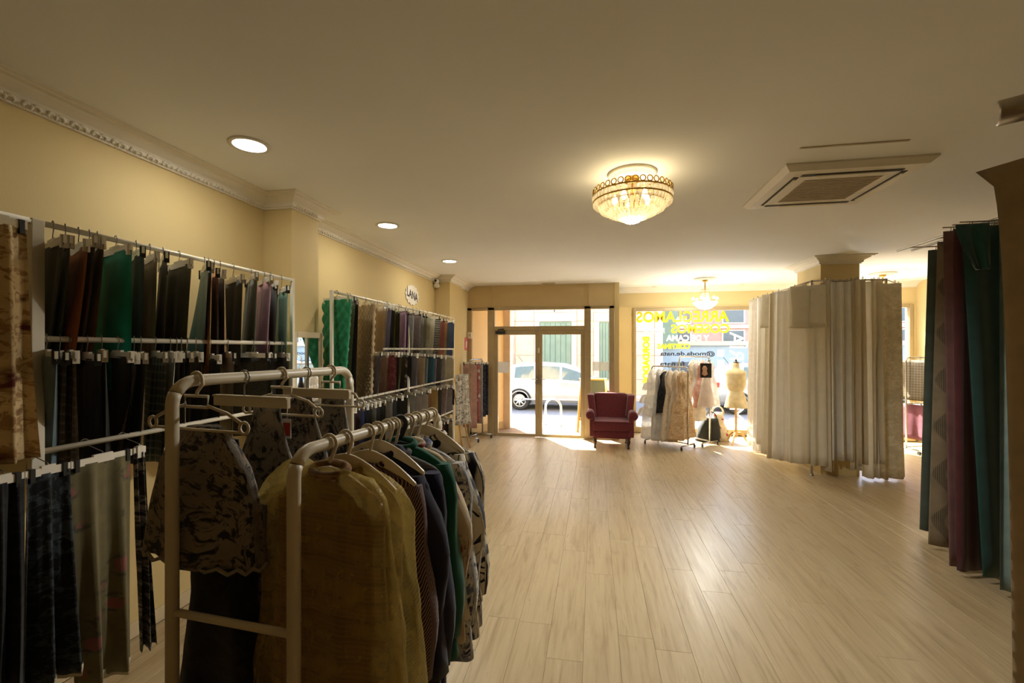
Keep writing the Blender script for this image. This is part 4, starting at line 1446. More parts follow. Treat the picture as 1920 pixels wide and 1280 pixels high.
far_second = [
    strip(704, 716, 662, 745, 'plain/77707a', 'grey lilac cloth', lean=8),
    strip(715, 728, 662, 735, 'plain/8c6248', 'chestnut brown cloth'),
    strip(727, 743, 662, 735, 'toile/7a3444/a86070/5a2230', 'burgundy brocade cloth', lean=1),
    strip(742, 749, 664, 735, 'plain/1c1c1c', 'black cloth'),
    strip(748, 754, 664, 735, 'plain/8a8448', 'olive yellow cloth', lean=6),
    strip(752, 765, 664, 732, 'floral/241c1c/a88a80/5c4a40', 'dark floral cloth', lean=5),
    strip(766, 772, 665, 728, 'plain/151515', 'dense black cloth'),
    strip(771, 784, 666, 728, 'plain/8c8aa6', 'lavender cloth', lean=2),
    strip(783, 797, 666, 726, 'plain/b08c64', 'tan camel cloth', lean=2),
    strip(796, 803, 667, 725, 'plain/70828a', 'blue grey cloth'),
    strip(801, 816, 667, 724, 'satin/1c4a60', 'petrol blue satin', lean=5),
    strip(815, 820, 668, 722, 'plain/c8a0a0', 'dusty pink cloth'),
    strip(819, 829, 668, 720, 'plain/3a3a3e', 'charcoal cloth'),
    strip(828, 837, 669, 722, 'plain/d4cdb8', 'off-white cloth', lean=3),
    strip(836, 851, 669, 720, 'plain/d8caa4', 'ivory cream cloth', lean=1),
]
hang_row(far_second, 'second rail of the far wall rack', Z2[1], 'cloths on the second rail of the far rack')
far_third = [
    strip(619, 626, 768, 860, 'plain/6a4a30', 'brown cloth', lean=0),
    strip(625, 634, 768, 860, 'plain/2c2018', 'dark brown cloth', lean=2),
    strip(633, 645, 764, 850, 'plain/a07c54', 'tan cloth', lean=6),
    strip(643, 655, 764, 850, 'plain/d8cca0', 'cream cloth', lean=2),
    strip(660, 668, 760, 840, 'plain/1e1a1c', 'black cloth', lean=0),
    strip(666, 674, 758, 840, 'plain/5a2030', 'burgundy cloth', lean=0),
    strip(673, 683, 756, 830, 'plain/2e4880', 'navy blue cloth', lean=0),
    strip(682, 691, 755, 828, 'plain/1b1e20', 'dark slate cloth', lean=0),
    strip(690, 698, 754, 826, 'plain/3a3c38', 'charcoal cloth', lean=0),
    strip(697, 706, 752, 824, 'plain/7c7a70', 'stone grey cloth', lean=0),
    strip(705, 714, 750, 820, 'plain/262826', 'graphite cloth', lean=0),
    strip(713, 723, 748, 818, 'plain/16181a', 'ink black cloth', lean=0),
    strip(722, 736, 744, 810, 'plain/ccd4d4', 'white cloth', lean=0),
    strip(735, 744, 744, 810, 'plain/2c2c2e', 'anthracite cloth', lean=0),
    strip(742, 756, 742, 808, 'plain/14161a', 'wide black cloth', lean=0),
    strip(755, 764, 740, 806, 'plain/303434', 'dark green cloth', lean=0),
    strip(768, 779, 736, 800, 'plain/c2cad0', 'ice blue cloth', lean=-2),
    strip(781, 792, 734, 796, 'plain/b09a92', 'rose grey cloth', lean=0),
    strip(791, 803, 732, 792, 'plain/c8c8ba', 'pale sage cloth', lean=2),
    strip(802, 808, 730, 790, 'plain/a86a3e', 'copper cloth', lean=0),
    strip(807, 821, 728, 788, 'plain/d2b468', 'gold cloth', lean=0),
    strip(820, 827, 727, 786, 'plain/34302e', 'soot grey cloth', lean=0),
    strip(826, 839, 726, 785, 'floral/c89c94/e0c8c0/a87870', 'pink patterned cloth', lean=4),
    strip(838, 848, 724, 772, 'plain/6a6668', 'mid grey cloth', lean=1),
    strip(846, 852, 724, 772, 'plain/1a1a1a', 'pure black cloth', lean=0),
]
hang_row(far_third, 'third rail of the far wall rack', Z2[2], 'cloths on the third rail of the far rack')
far_low = [
    strip(700, 712, 800, 880, 'plain/c8c4b8', 'chalk white cloth', lean=0),
    strip(716, 728, 798, 880, 'plain/34363a', 'slate cloth', lean=0),
    strip(734, 746, 796, 880, 'plain/9a9488', 'warm grey cloth', lean=0),
    strip(752, 764, 794, 880, 'plain/d4ccb8', 'ecru cloth', lean=0),
    strip(772, 784, 792, 870, 'plain/46423e', 'umber cloth', lean=0),
    strip(790, 802, 788, 866, 'plain/b8b0a0', 'sand cloth', lean=0),
    strip(810, 820, 786, 862, 'plain/7c6a5c', 'mocha cloth', lean=0),
    strip(824, 834, 784, 850, 'plain/5c2838', 'wine red cloth', lean=0),
    strip(832, 841, 783, 848, 'plain/161414', 'black cloth', lean=0),
    strip(839, 848, 782, 846, 'plain/d8ccb0', 'cream cloth', lean=-3),
]
hang_row(far_low, 'lowest rail of the far wall rack', Z2[3], 'cloths on the lowest rail of the far rack')

# leaning mirror on the first pilaster
mx0, mx1 = on_x(551, 620, PIL_X + 0.06), on_x(606, 620, PIL_X + 0.06)
mz = on_x(575, 622, PIL_X + 0.06).z
mir = thing('standing_mirror', 'tall cream framed mirror leaning on the wall pilaster', 'mirror', (PIL_X + 0.05, (mx0.y + mx1.y) / 2, 0))
m_frame = plain('mirror_frame_cream', rgb(216, 200, 164), 0.5)
ya, yb = mx0.y, min(mx1.y, mx0.y + 0.42)
for (y0, y1, z0, z1) in ((ya, ya + 0.045, 0.02, mz), (yb - 0.045, yb, 0.02, mz), (ya + 0.045, yb - 0.045, mz - 0.05, mz), (ya + 0.045, yb - 0.045, 0.02, 0.08)):
    MB().box(PIL_X + 0.03, PIL_X + 0.06, y0, y1, z0, z1).build('frame_rail', m_frame, mir, 0.006)
m_mir, nt_, b_ = new_mat('mirror_silver')
b_.inputs['Metallic'].default_value = 1.0
b_.inputs['Roughness'].default_value = 0.02
b_.inputs['Base Color'].default_value = (0.9, 0.92, 0.92, 1)
MB().box(PIL_X + 0.032, PIL_X + 0.05, ya + 0.04, yb - 0.04, 0.06, mz - 0.045).build('mirror_glass', m_mir, mir)

# paper sign, camera, red sign and switch box
pc = on_x(772, 553, WALL_X)
ps = thing('paper_sign', 'small white paper crown sign lettered LANA above the far rack', 'sign', (WALL_X + 0.01, pc.y, pc.z))
pp = []
for k in range(28):
    a = 2 * PI * k / 28
    r = 1.0 if k % 2 == 0 else 0.86
    pp.append((pc.y + 0.26 * r * math.cos(a), pc.z + 0.16 * r * math.sin(a)))
mb = MB()
mb.add([(WALL_X + 0.006, y, z) for y, z in pp] + [(WALL_X + 0.012, y, z) for y, z in pp], [tuple(range(28)), tuple(range(28, 56))] + [(i, (i + 1) % 28, (i + 1) % 28 + 28, i + 28) for i in range(28)])
mb.build('paper', plain('white_paper', rgb(228, 218, 200), 0.8), ps)
uv, fs = text_geo('LANA', 0.03)
mb = MB().add([(WALL_X + 0.0135, pc.y - 0.2 + 0.4 * u, pc.z - 0.06 + 0.12 * v - 0.06 * (u - 0.5)) for u, v in uv], fs)
mb.build('lettering', plain('dark_ink', rgb(52, 48, 50), 0.7), ps, fix=False)
cp = on_y(820, 528, 7.3)
sc = thing('security_camera', 'small white swivel security camera under the cornice', 'camera', (cp.x, 7.3, cp.z - 0.1))
MB().lathe((cp.x, 7.26, cp.z - 0.08), [(0.03, -0.03), (0.05, -0.02), (0.052, 0.02), (0.035, 0.05)], 20).build('base', m_hangwhite, sc)
ball = MB().lathe((cp.x, 7.25, cp.z), [(0.005, -0.045), (0.03, -0.038), (0.045, -0.015), (0.045, 0.015), (0.03, 0.038), (0.005, 0.045)], 20)
ball.build('head', m_hangwhite, sc)
MB().tube([(cp.x, 7.215, cp.z + 0.005), (cp.x + 0.004, 7.195, cp.z + 0.004)], 0.02, 14).build('lens', m_black, sc)
MB().box(cp.x - 0.02, cp.x + 0.02, 7.26, 7.34, cp.z - 0.1, cp.z - 0.07).build('bracket', m_hangwhite, sc)
rs = on_x(877, 645, -2.47)
ry = min(rs.y, 8.5)
rsn = thing('fire_sign', 'red fire safety sign on the wall beside the entrance', 'sign', (-2.465, ry, rs.z))
MB().box(-2.468, -2.46, ry - 0.1, ry + 0.1, rs.z - 0.12, rs.z + 0.13).build('plate', plain('sign_red', rgb(214, 96, 84), 0.5), rsn, 0.004)
MB().box(-2.461, -2.457, ry - 0.05, ry - 0.01, rs.z - 0.08, rs.z + 0.04).build('extinguisher_symbol', m_hangwhite, rsn)
MB().tube([(-2.458, ry - 0.03, rs.z + 0.04), (-2.458, ry - 0.03, rs.z + 0.07), (-2.458, ry + 0.03, rs.z + 0.05), (-2.458, ry + 0.04, rs.z - 0.05)], 0.006, 5).build('hose_symbol', m_hangwhite, rsn)
sb = thing('wall_box', 'small white alarm box on the entrance frame', 'box', (XL + 0.05, FY0, 1.97))
MB().box(XL + 0.01, XL + 0.1, FY0 - 0.04, FY0, 1.9, 2.03).build('case', m_hangwhite, sb, 0.008)
MB().box(XL + 0.04, XL + 0.07, FY0 - 0.044, FY0 - 0.04, 1.95, 1.99).build('button', m_acg, sb)

# ------------------------------------------------------------------ foreground double garment rail
TR = 0.0185
DA0, DA1 = at_depth(323, 714, 1.36), at_depth(656, 693, 2.17)
DB0, DB1 = at_depth(551, 848, 1.25), at_depth(822, 773, 2.06)
ZA, ZB = 1.60, 1.41
m_tube = plain('garment_rail_cream_enamel', rgb(208, 196, 170), 0.4, var=0.03)
dr = thing('garment_rack', 'cream tubular double garment rail in the foreground', 'garment rack', ((DA0.x + DB0.x) / 2, (DA0.y + DB0.y) / 2 + 0.4, 0))


def u_frame(p0, p1, z, parent, mat, r=TR, cr=0.07, zlo=0.05):
    p0, p1 = Vector((p0.x, p0.y, 0)), Vector((p1.x, p1.y, 0))
    d = (p1 - p0).normalized()
    up = Vector((0, 0, 1))
    a = arc(p0 + d * cr + up * (z - cr), cr, PI, PI / 2, 6, d, up)
    b = arc(p1 - d * cr + up * (z - cr), cr, PI / 2, 0, 6, d, up)
    MB().tube([p0 + up * zlo, p0 + up * (z - cr - 0.02)] + a[:3], r, 12).build('post', mat, parent)
    MB().tube([p1 + up * zlo, p1 + up * (z - cr - 0.02)] + b[-3:], r, 12).build('post', mat, parent)
    return MB().tube(a[2:] + b[:-2], r, 12).build('rail', mat, parent)


u_frame(DA0, DA1, ZA, dr, m_tube)
u_frame(DB0, DB1, ZB, dr, m_tube)
for a, b in ((DA0, DB0), (DA1, DB1)):
    for z in (0.905, 0.12):
        MB().tube([(a.x, a.y, z), (b.x, b.y, z)], 0.0115, 10).build('cross_bar', m_tube, dr)
for q in (DA0, DA1, DB0, DB1):
    w = MB().tube([(q.x - 0.012, q.y, 0.032), (q.x + 0.012, q.y, 0.032)], 0.032, 16)
    w.build('caster', m_rubber, dr)
RD = Vector((DB1.x - DB0.x, DB1.y - DB0.y, 0)).normalized()
WD = Vector((RD.y, -RD.x, 0))
RL = (Vector((DB1.x, DB1.y, 0)) - Vector((DB0.x, DB0.y, 0))).length


def rail_pt(side, t):
    a, b = (DA0, DA1) if side == 'A' else (DB0, DB1)
    t = t if side == 'A' else 0.105 + 0.875 * t
    return Vector((lerp(a.x, b.x, t), lerp(a.y, b.y, t), 0))


COAT = [(0.0, 0.05, 0.02), (0.012, 0.085, 0.028), (0.04, 0.15, 0.036), (0.07, 0.19, 0.042), (0.12, 0.21, 0.05), (0.22, 0.212, 0.056), (0.4, 0.215, 0.06), (0.65, 0.225, 0.066), (0.9, 0.24, 0.07)]
DRESS = [(0.0, 0.075, 0.012), (0.05, 0.085, 0.016), (0.12, 0.11, 0.025), (0.2, 0.155, 0.04), (0.32, 0.15, 0.045), (0.42, 0.14, 0.045), (0.6, 0.19, 0.06), (0.9, 0.24, 0.07)]


def body_mb(c, w, zn, length, prof, n=32, wid=1.0, dep=1.0, flare=0.0, seed=0, wrinkle=0.0, power=2.6, hole=False):
    mb = MB()
    rnd = random.Random(seed)
    ph = rnd.random() * 6
    r = Vector((-w.y, w.x, 0))
    full = prof[-1][0]
    K = 26
    for i in range(K + 1):
        t = (i / K) ** 1.25 * full
        for a, b in zip(prof[:-1], prof[1:]):
            if a[0] <= t <= b[0] + 1e-9:
                s = (t - a[0]) / (b[0] - a[0])
                hw, hd = lerp(a[1], b[1], s), lerp(a[2], b[2], s)
        low = max(0.0, (t - 0.15) / (full - 0.15))
        hw = hw * wid * (1 + flare * low)
        hd *= dep
        z = zn - t * length / full
        for k in range(n):
            an = 2 * PI * k / n
            ca, sa = math.cos(an), math.sin(an)
            e = 2.0 / power
            x = math.copysign(abs(ca) ** e, ca) * hw
            y = math.copysign(abs(sa) ** e, sa) * hd
            f = 1 + 0.28 * low * math.sin(5 * an + ph) * abs(sa)
            p = Vector((c.x, c.y, z)) + w * x + r * (y * f)
            if wrinkle:
                nv = mnoise.noise_vector(Vector((p.x * 9 + seed, p.y * 9, p.z * 4))) * wrinkle
                nv += mnoise.noise_vector(Vector((p.x * 26, p.y * 26, p.z * 12 + seed))) * wrinkle * 0.4
                p += nv
            mb.v.append(tuple(p))
            mb.uv[len(mb.v) - 1] = (an * 0.11 + seed * 0.31, t * length / full)
    for i in range(K):
        for k in range(n):
            mb.f.append((i * n + k, i * n + (k + 1) % n, (i + 1) * n + (k + 1) % n, (i + 1) * n + k))
            mb.s.append(True)
    if not hole:
        mb.f.append(tuple(range(n)))
        mb.s.append(False)
        mb.f.append(tuple(K * n + k for k in reversed(range(n))))
        mb.s.append(False)
    return mb


def sleeve_mb(c, w, zn, s, length, rad, drop=0.075, out=0.19, splay=0.05, seed=0):
    r = Vector((-w.y, w.x, 0))
    rings, n = [], 14
    mb = MB()
    for i in range(11):
        t = i / 10
        cx = out - 0.03 + splay * min(1.0, t * 2.2) + 0.012 * math.sin(t * 9 + seed)
        z = zn - drop + 0.015 * (1 - t) - length * t
        rr = rad * (0.55 + 0.45 * min(1, t * 5)) * (1 - 0.15 * t)
        base = Vector((c.x, c.y, z)) + w * cx * s + r * (0.012 * math.sin(t * 5 + seed))
        for k in range(n):
            a = 2 * PI * k / n
            rk = rr * (1 + 0.1 * math.sin(3 * a + 7 * t + seed))
            p = base + w * (rk * 0.85 * math.cos(a)) + r * (rk * math.sin(a) * 0.8)
            mb.v.append(tuple(p))
            mb.uv[len(mb.v) - 1] = (a * 0.06 + seed * 0.17, t * length)
    for i in range(10):
        for k in range(n):
            mb.f.append((i * n + k, i * n + (k + 1) % n, (i + 1) * n + (k + 1) % n, (i + 1) * n + k))
            mb.s.append(True)
    mb.f.append(tuple(range(n)))
    mb.f.append(tuple(10 * n + k for k in reversed(range(n))))
    mb.s += [False, False]
    return mb


def garment(name, label, cat, side, t, zn, length, mat, group, prof=COAT, sleeves=0.0, srad=0.062, wid=1.0, dep=1.0, flare=0.0, seed=0, collar=True, w=None, c=None, wrinkle=0.011):
    c = c or rail_pt(side, t)
    w = w or WD
    g = thing(name, label, cat, (c.x, c.y, zn - length), group)
    body_mb(c, w, zn, length, prof, wid=wid, dep=dep, flare=flare, seed=seed, wrinkle=wrinkle).build('body', mat, g)
    if sleeves:
        for s in (-1, 1):
            sleeve_mb(c, w, zn, s, sleeves, srad, out=0.2 * wid, seed=seed + s).build('sleeve', mat, g)
    if collar:
        r = Vector((-w.y, w.x, 0))
        pts = [Vector((c.x, c.y, zn + 0.004)) + w * 0.062 * math.cos(a) + r * 0.03 * math.sin(a) + Vector((0, 0, 0.012 * math.sin(a))) for a in [2 * PI * k / 18 for k in range(18)]]
        mb = MB().tube(pts, 0.013, 8, closed=True)
        mb.uv = {i: (v[0], v[2]) for i, v in enumerate(mb.v)}
        mb.build('collar', mat, g)
    return g


def coat_hanger(c, w, zrail, zn, label, group, mat=m_creamplastic, half=0.19, rr=TR, hookr=0.005, sink=0.0):
    t = thing('coat_hanger', label, 'hanger', (c.x, c.y, zn), group)
    rings = []
    r = Vector((-w.y, w.x, 0))
    for i in range(13):
        u = -1 + 2 * i / 12
        z = zn + 0.012 - 0.07 * abs(u) ** 1.5
        h = 0.03 * (1 - u * u) + 0.012
        z -= sink
        b = Vector((c.x, c.y, z)) + w * half * u
        rings.append([b + r * 0.009, b + r * 0.005 + Vector((0, 0, h)), b - r * 0.005 + Vector((0, 0, h)), b - r * 0.009])
    MB().loft(rings, smooth=False).build('shoulder_bar', mat, t, 0.002, 1)
    R = rr + 0.007
    top = Vector((c.x, c.y, zrail))
    pts = [Vector((c.x, c.y, zn + 0.03)), Vector((c.x, c.y, zn + 0.05)) + w * 0.01]
    pts += [top + w * R * math.cos(a) + Vector((0, 0, R * math.sin(a))) for a in [-0.5 + (PI + 0.7) * k / 10 for k in range(11)]]
    MB().tube(pts, hookr, 7).build('hook', mat, t)
    return t


def notch_hanger(c, w, zrail, label, group, mat=m_creamplastic, half=0.22, rr=TR):
    """open plastic hanger: hook, square window, sloping arms, rings at the ends and a lower bar"""
    t = thing('plastic_hanger', label, 'hanger', (c.x, c.y, zrail - 0.15), group)
    P = lambda u, z: Vector((c.x, c.y, zrail + z)) + w * u
    R = rr + 0.007
    pts = [P(0, -0.045), P(0.004, -0.035), P(0.028, -0.012)] + [P(R * math.cos(a), R * math.sin(a)) for a in [-0.2 + (PI + 0.3) * k / 9 for k in range(10)]]
    MB().tube(pts, 0.0055, 7).build('hook', mat, t)
    MB().tube([P(-0.05, -0.05), P(0.05, -0.05), P(0.05, -0.085), P(-0.05, -0.085)], 0.0055, 7, closed=True).build('window_frame', mat, t)
    for s in (-1, 1):
        MB().tube([P(0.05 * s, -0.08), P(0.13 * s, -0.1), P((half - 0.03) * s, -0.128)], 0.0055, 7).build('arm', mat, t)
        MB().tube([P((half - 0.02) * s + 0.018 * math.cos(a), -0.142 + 0.018 * math.sin(a)) for a in [2 * PI * k / 12 for k in range(12)]], 0.005, 6, closed=True).build('end_ring', mat, t)
    MB().tube([P(-half + 0.03, -0.157), P(half - 0.03, -0.157)], 0.005, 7).build('lower_bar', mat, t)
    return t


# coats, jackets and blouses on the low rail (nearest first)
m_tan = cloth('cloth_tan_check', rgb(140, 104, 62), 'plaid', rgb(86, 58, 34), rgb(170, 130, 84), scale=0.7)
m_tan2 = cloth('cloth_tan_weave', rgb(150, 116, 70), 'check', rgb(112, 80, 48), scale=0.5)
m_navy = cloth('cloth_midnight_wool', rgb(34, 32, 52))
m_navy2 = cloth('cloth_indigo_wool', rgb(38, 36, 62))
m_hound = cloth('cloth_pink_herringbone', rgb(46, 30, 32), 'diag', rgb(160, 128, 120), scale=1.0)
m_gr = cloth('cloth_bottle_green', rgb(14, 84, 62), rough=0.7)
m_redcream = cloth('cloth_cream_red_print', rgb(196, 178, 146), 'floral', rgb(150, 40, 44), rgb(120, 100, 84), scale=0.7)
m_pais = cloth('cloth_blue_paisley', rgb(206, 202, 192), 'toile', rgb(50, 58, 92), rgb(96, 104, 134), scale=1.1)
m_navysw = cloth('cloth_navy_swirl', rgb(212, 202, 180), 'swirl', rgb(30, 36, 50), rgb(38, 44, 60), scale=1.0)
m_blksw = cloth('cloth_black_swirl', rgb(214, 202, 178), 'swirl', rgb(22, 24, 30), rgb(26, 28, 36), scale=0.6)
m_gplaid = cloth('cloth_grey_check', rgb(92, 90, 88), 'plaid', rgb(56, 54, 54), rgb(120, 116, 110))
gg = 'clothes on the low foreground rail'
ZN = ZB - 0.085
lowrail = [
    ('coat', 'tan checked coat under the nearest yellow plastic cover', 'coat', 0.07, 0.92, m_tan, 0.0, 0.96, 0.5, 0.0),
    ('coat', 'tan woven coat under the second yellow plastic cover', 'coat', 0.17, 0.92, m_tan2, 0.0, 1.0, 0.5, 0.0),
    ('jacket', 'pink and black herringbone jacket beside the yellow plastic covers', 'jacket', 0.325, 0.66, m_hound, 0.62, 0.98, 0.5, 0.04),
    ('coat', 'midnight navy coat with wide shoulders, next to the herringbone jacket', 'coat', 0.4, 1.02, m_navy, 0.66, 1.04, 1.0, 0.12),
    ('coat', 'indigo coat behind the midnight navy coat', 'coat', 0.48, 1.02, m_navy2, 0.66, 1.02, 0.8, 0.1),
    ('blouse', 'grey checked blouse between the indigo coat and the green jacket', 'blouse', 0.54, 0.6, m_gplaid, 0.0, 1.0, 0.7, 0.0),
    ('jacket', 'bottle green jacket amid the printed blouses', 'jacket', 0.6, 0.78, m_gr, 0.62, 1.0, 0.8, 0.08),
    ('blouse', 'cream blouse with red flower print next to the green jacket', 'blouse', 0.68, 0.74, m_redcream, 0.58, 1.0, 0.7, 0.06),
    ('blouse', 'blue and white paisley blouse on the low rail', 'blouse', 0.76, 0.84, m_pais, 0.62, 1.02, 0.8, 0.06),
    ('blouse', 'navy and cream swirl print blouse, second from the far end', 'blouse', 0.85, 0.82, m_navysw, 0.6, 1.02, 0.8, 0.06),
    ('blouse', 'black and cream swirl print blouse at the far rail end', 'blouse', 0.94, 0.8, m_blksw, 0.58, 1.0, 0.8, 0.04),
]
for i, (nm, lab, cat, t, ln, mat, sl, wid, dep, fl) in enumerate(lowrail):
    zn = ZN - (0.012 * (i % 3))
    garment(nm, lab, cat, 'B', t, zn, ln, mat, gg, sleeves=sl, wid=wid * 0.98, dep=dep * 0.8, flare=fl, seed=i * 3 + 1)
    c = rail_pt('B', t)
    bl = i == 6
    coat_hanger(c, WD, ZB, zn - 0.004, 'black plastic hanger holding the bottle green jacket' if bl else 'cream coat hanger of the ' + ' '.join(lab.split()[:9]), 'coat hangers on the low foreground rail', m_black if bl else m_creamplastic, hookr=0.009 if bl else 0.0055, sink=0.0 if i in (1, 2, 3, 9) else 0.035)
m_film = film('yellow_plastic_film', rgb(214, 188, 104), 0.6, 0.25)
for i, (t, lab, wid) in enumerate(((0.065, 'nearest yellow translucent plastic garment cover', 1.12), (0.165, 'second yellow translucent plastic garment cover from the camera', 1.2))):
    c = rail_pt('B', t)
    pc_ = thing('garment_cover', lab, 'garment cover', (c.x, c.y, ZN - 1.0), 'yellow plastic garment covers')
    body_mb(c, WD, ZN + 0.02, 1.02, COAT, n=56, wid=wid, dep=0.95, flare=0.16, seed=50 + i, wrinkle=0.02, hole=True).build('film', m_film, pc_)
    # loose neck and shoulder flap of the cover
    if i == 0:
        rings = []
        r_ = Vector((-WD.y, WD.x, 0))
        for k in range(9):
            s = k / 8
            b = Vector((c.x, c.y, ZN - 0.03 + 0.03 * math.sin(s * PI) - 0.06 * s)) - WD * (0.06 + 0.17 * s)
            hh = 0.04 + 0.02 * math.sin(s * PI)
            rings.append([b + r_ * (0.05 * math.cos(a)) + Vector((0, 0, hh * math.sin(a))) + mnoise.noise_vector(b * 14 + Vector((a, a, 0))) * 0.012 for a in [2 * PI * q / 12 for q in range(12)]])
        MB().loft(rings).build('shoulder_flap', m_film, pc_)

# printed toile dresses and tops on the high rail
m_toile = cloth('cloth_dark_toile', rgb(128, 118, 104), 'toile', rgb(36, 36, 38), rgb(140, 116, 96), scale=1.3)
m_toile2 = cloth('cloth_grey_toile', rgb(132, 126, 118), 'toile', rgb(34, 36, 42), rgb(150, 136, 122), scale=1.0)
m_dkdress = cloth('cloth_black_print', rgb(20, 20, 21), 'toile', rgb(34, 34, 36), rgb(26, 26, 28), scale=0.8)
CAPE = [(0.0, 0.07, 0.02), (0.02, 0.1, 0.03), (0.06, 0.15, 0.04), (0.12, 0.19, 0.05), (0.22, 0.215, 0.06), (0.34, 0.235, 0.07), (0.4, 0.245, 0.075)]
g2_ = 'clothes on the high foreground rail'
garment('blouse', 'dark toile print cape blouse with scalloped hem, nearest on the high rail', 'blouse', 'A', 0.12, ZA - 0.15, 0.42, m_toile, g2_, prof=CAPE, wid=1.0, dep=0.9, seed=61, wrinkle=0.012, collar=False)
bl_ = bpy.data.objects['blouse']
c = rail_pt('A', 0.12)
hem_pts = []
nb = 64
e = 2 / 2.6
r_ = Vector((-WD.y, WD.x, 0))
for k in range(nb):
    a = 2 * PI * k / nb
    x_ = math.copysign(abs(math.cos(a)) ** e, math.cos(a)) * 0.247
    y_ = math.copysign(abs(math.sin(a)) ** e, math.sin(a)) * 0.07
    hem_pts.append(Vector((c.x, c.y, ZA - 0.57 + 0.008 * math.sin(16 * a))) + WD * x_ + r_ * y_)
cape_root = [o for o in bpy.data.objects if o.type == 'EMPTY' and o.get('label', '').startswith('dark toile print cape')][0]
MB().tube(hem_pts, 0.006, 5, closed=True).build('scalloped_edging', cloth('edging_cord', rgb(140, 130, 115)), cape_root)
garment('dress', 'long black printed dress below the toile cape blouse', 'dress', 'A', 0.2, ZA - 0.2, 1.15, m_dkdress, g2_, prof=DRESS, wid=0.98, dep=0.8, seed=62, collar=False)
garment('dress', 'toile print dress with narrow straps, third on the high rail', 'dress', 'A', 0.42, ZA - 0.12, 1.0, m_toile2, g2_, prof=DRESS, wid=0.85, dep=0.8, seed=63, collar=False)
garment('dress', 'toile print strap dress fourth along the high rail', 'dress', 'A', 0.62, ZA - 0.1, 1.0, m_toile, g2_, prof=DRESS, wid=0.8, dep=0.8, seed=64, collar=False)
garment('dress', 'toile print strap dress at the far end of the high rail', 'dress', 'A', 0.86, ZA - 0.1, 1.0, m_toile2, g2_, prof=DRESS, wid=0.72, dep=0.8, seed=65, collar=False)
notch_hanger(rail_pt('A', 0.09), WD, ZA, 'open cream plastic hanger nearest on the high foreground rail', 'hangers on the high foreground rail')
notch_hanger(rail_pt('A', 0.5), WD, ZA, 'open cream plastic hanger in the middle of the high foreground rail', 'hangers on the high foreground rail', half=0.2)
notch_hanger(rail_pt('A', 0.84), WD, ZA, 'open cream plastic hanger at the far end of the high rail', 'hangers on the high foreground rail', half=0.18)
for t, sh, lab in ((0.3, 0.03, 'flat cream skirt hanger bar second on the high rail'), (0.66, 0.05, 'flat cream skirt hanger bar fourth on the high rail')):
    c = rail_pt('A', t)
    h = thing('skirt_hanger', lab, 'hanger', (c.x, c.y, ZA - 0.1), 'hangers on the high foreground rail')
    m_ = Vector((c.x, c.y, 0)) + WD * sh
    MB().obox((m_.x, m_.y), WD, 0.17, 0.008, ZA - 0.105, ZA - 0.072).build('bar', m_creamplastic, h, 0.002)
    MB().obox((m_.x, m_.y), WD, 0.17, 0.012, ZA - 0.072, ZA - 0.066).build('bar_lip', m_creamplastic, h)
    MB().tube([(c.x, c.y, ZA - 0.07), (c.x, c.y, ZA - 0.03)] + [Vector((c.x, c.y, ZA)) + WD * 0.024 * math.cos(a) + Vector((0, 0, 0.024 * math.sin(a))) for a in [-0.6 + (PI + 0.8) * k / 9 for k in range(10)]], 0.003, 6).build('hook', m_wire, h)
c = at_depth(538, 802, 1.72)
tg = thing('price_tag', 'small red and white price tag hanging among the toile dresses', 'tag', c)
MB().obox((c.x, c.y), WD, 0.02, 0.001, c.z - 0.04, c.z + 0.035).build('card', plain('tag_white', rgb(220, 214, 206), 0.6), tg)
MB().obox((c.x - RD.x * 0.0015, c.y - RD.y * 0.0015), WD, 0.016, 0.001, c.z - 0.03, c.z + 0.02).build('red_print', plain('tag_red', rgb(196, 64, 44), 0.6), tg)
MB().tube([(c.x, c.y, c.z + 0.035), (c.x + 0.004, c.y, c.z + 0.08)], 0.0012, 4).build('string', m_hangwhite, tg)

# ------------------------------------------------------------------ burgundy wing armchair
def soft_box(x0, x1, y0, y1, z0, z1, cut=0.25):
    """box with extra edge loops so that subdivision keeps a cushioned shape"""
    def ax(a, b):
        d = min(cut * (b - a), 0.045)
        return [a, a + d, b - d, b]
    X, Y, Z = ax(x0, x1), ax(y0, y1), ax(z0, z1)
    idx, v, f = {}, [], []
    def vid(i, j, k):
        if (i, j, k) not in idx:
            idx[(i, j, k)] = len(v)
            v.append((X[i], Y[j], Z[k]))
        return idx[(i, j, k)]
    for a in range(3):
        for b in range(3):
            f.append((vid(a, b, 0), vid(a, b + 1, 0), vid(a + 1, b + 1, 0), vid(a + 1, b, 0)))
            f.append((vid(a, b, 3), vid(a + 1, b, 3), vid(a + 1, b + 1, 3), vid(a, b + 1, 3)))
            f.append((vid(a, 0, b), vid(a + 1, 0, b), vid(a + 1, 0, b + 1), vid(a, 0, b + 1)))
            f.append((vid(a, 3, b), vid(a, 3, b + 1), vid(a + 1, 3, b + 1), vid(a + 1, 3, b)))
            f.append((vid(0, a, b), vid(0, a, b + 1), vid(0, a + 1, b + 1), vid(0, a + 1, b)))
            f.append((vid(3, a, b), vid(3, a + 1, b), vid(3, a + 1, b + 1), vid(3, a, b + 1)))
    mb = MB()
    mb.add(v, f, True)
    return mb


m_burg = plain('burgundy_velvet', rgb(104, 38, 42), 0.75, var=0.22, scale=40, bmp=0.3, bscale=200, spec=0.25)
m_burg.node_tree.nodes['Principled BSDF'].inputs['Sheen Weight'].default_value = 0.25
m_dkwood = plain('dark_turned_wood', rgb(62, 34, 26), 0.35, var=0.15, scale=20)
cb_ = on_z(1147, 842, 0)
CXc, CYc = cb_.x, cb_.y
chair = thing('wing_armchair', 'burgundy velvet wing armchair facing the camera by the doors', 'armchair', (CXc, CYc + 0.35, 0))


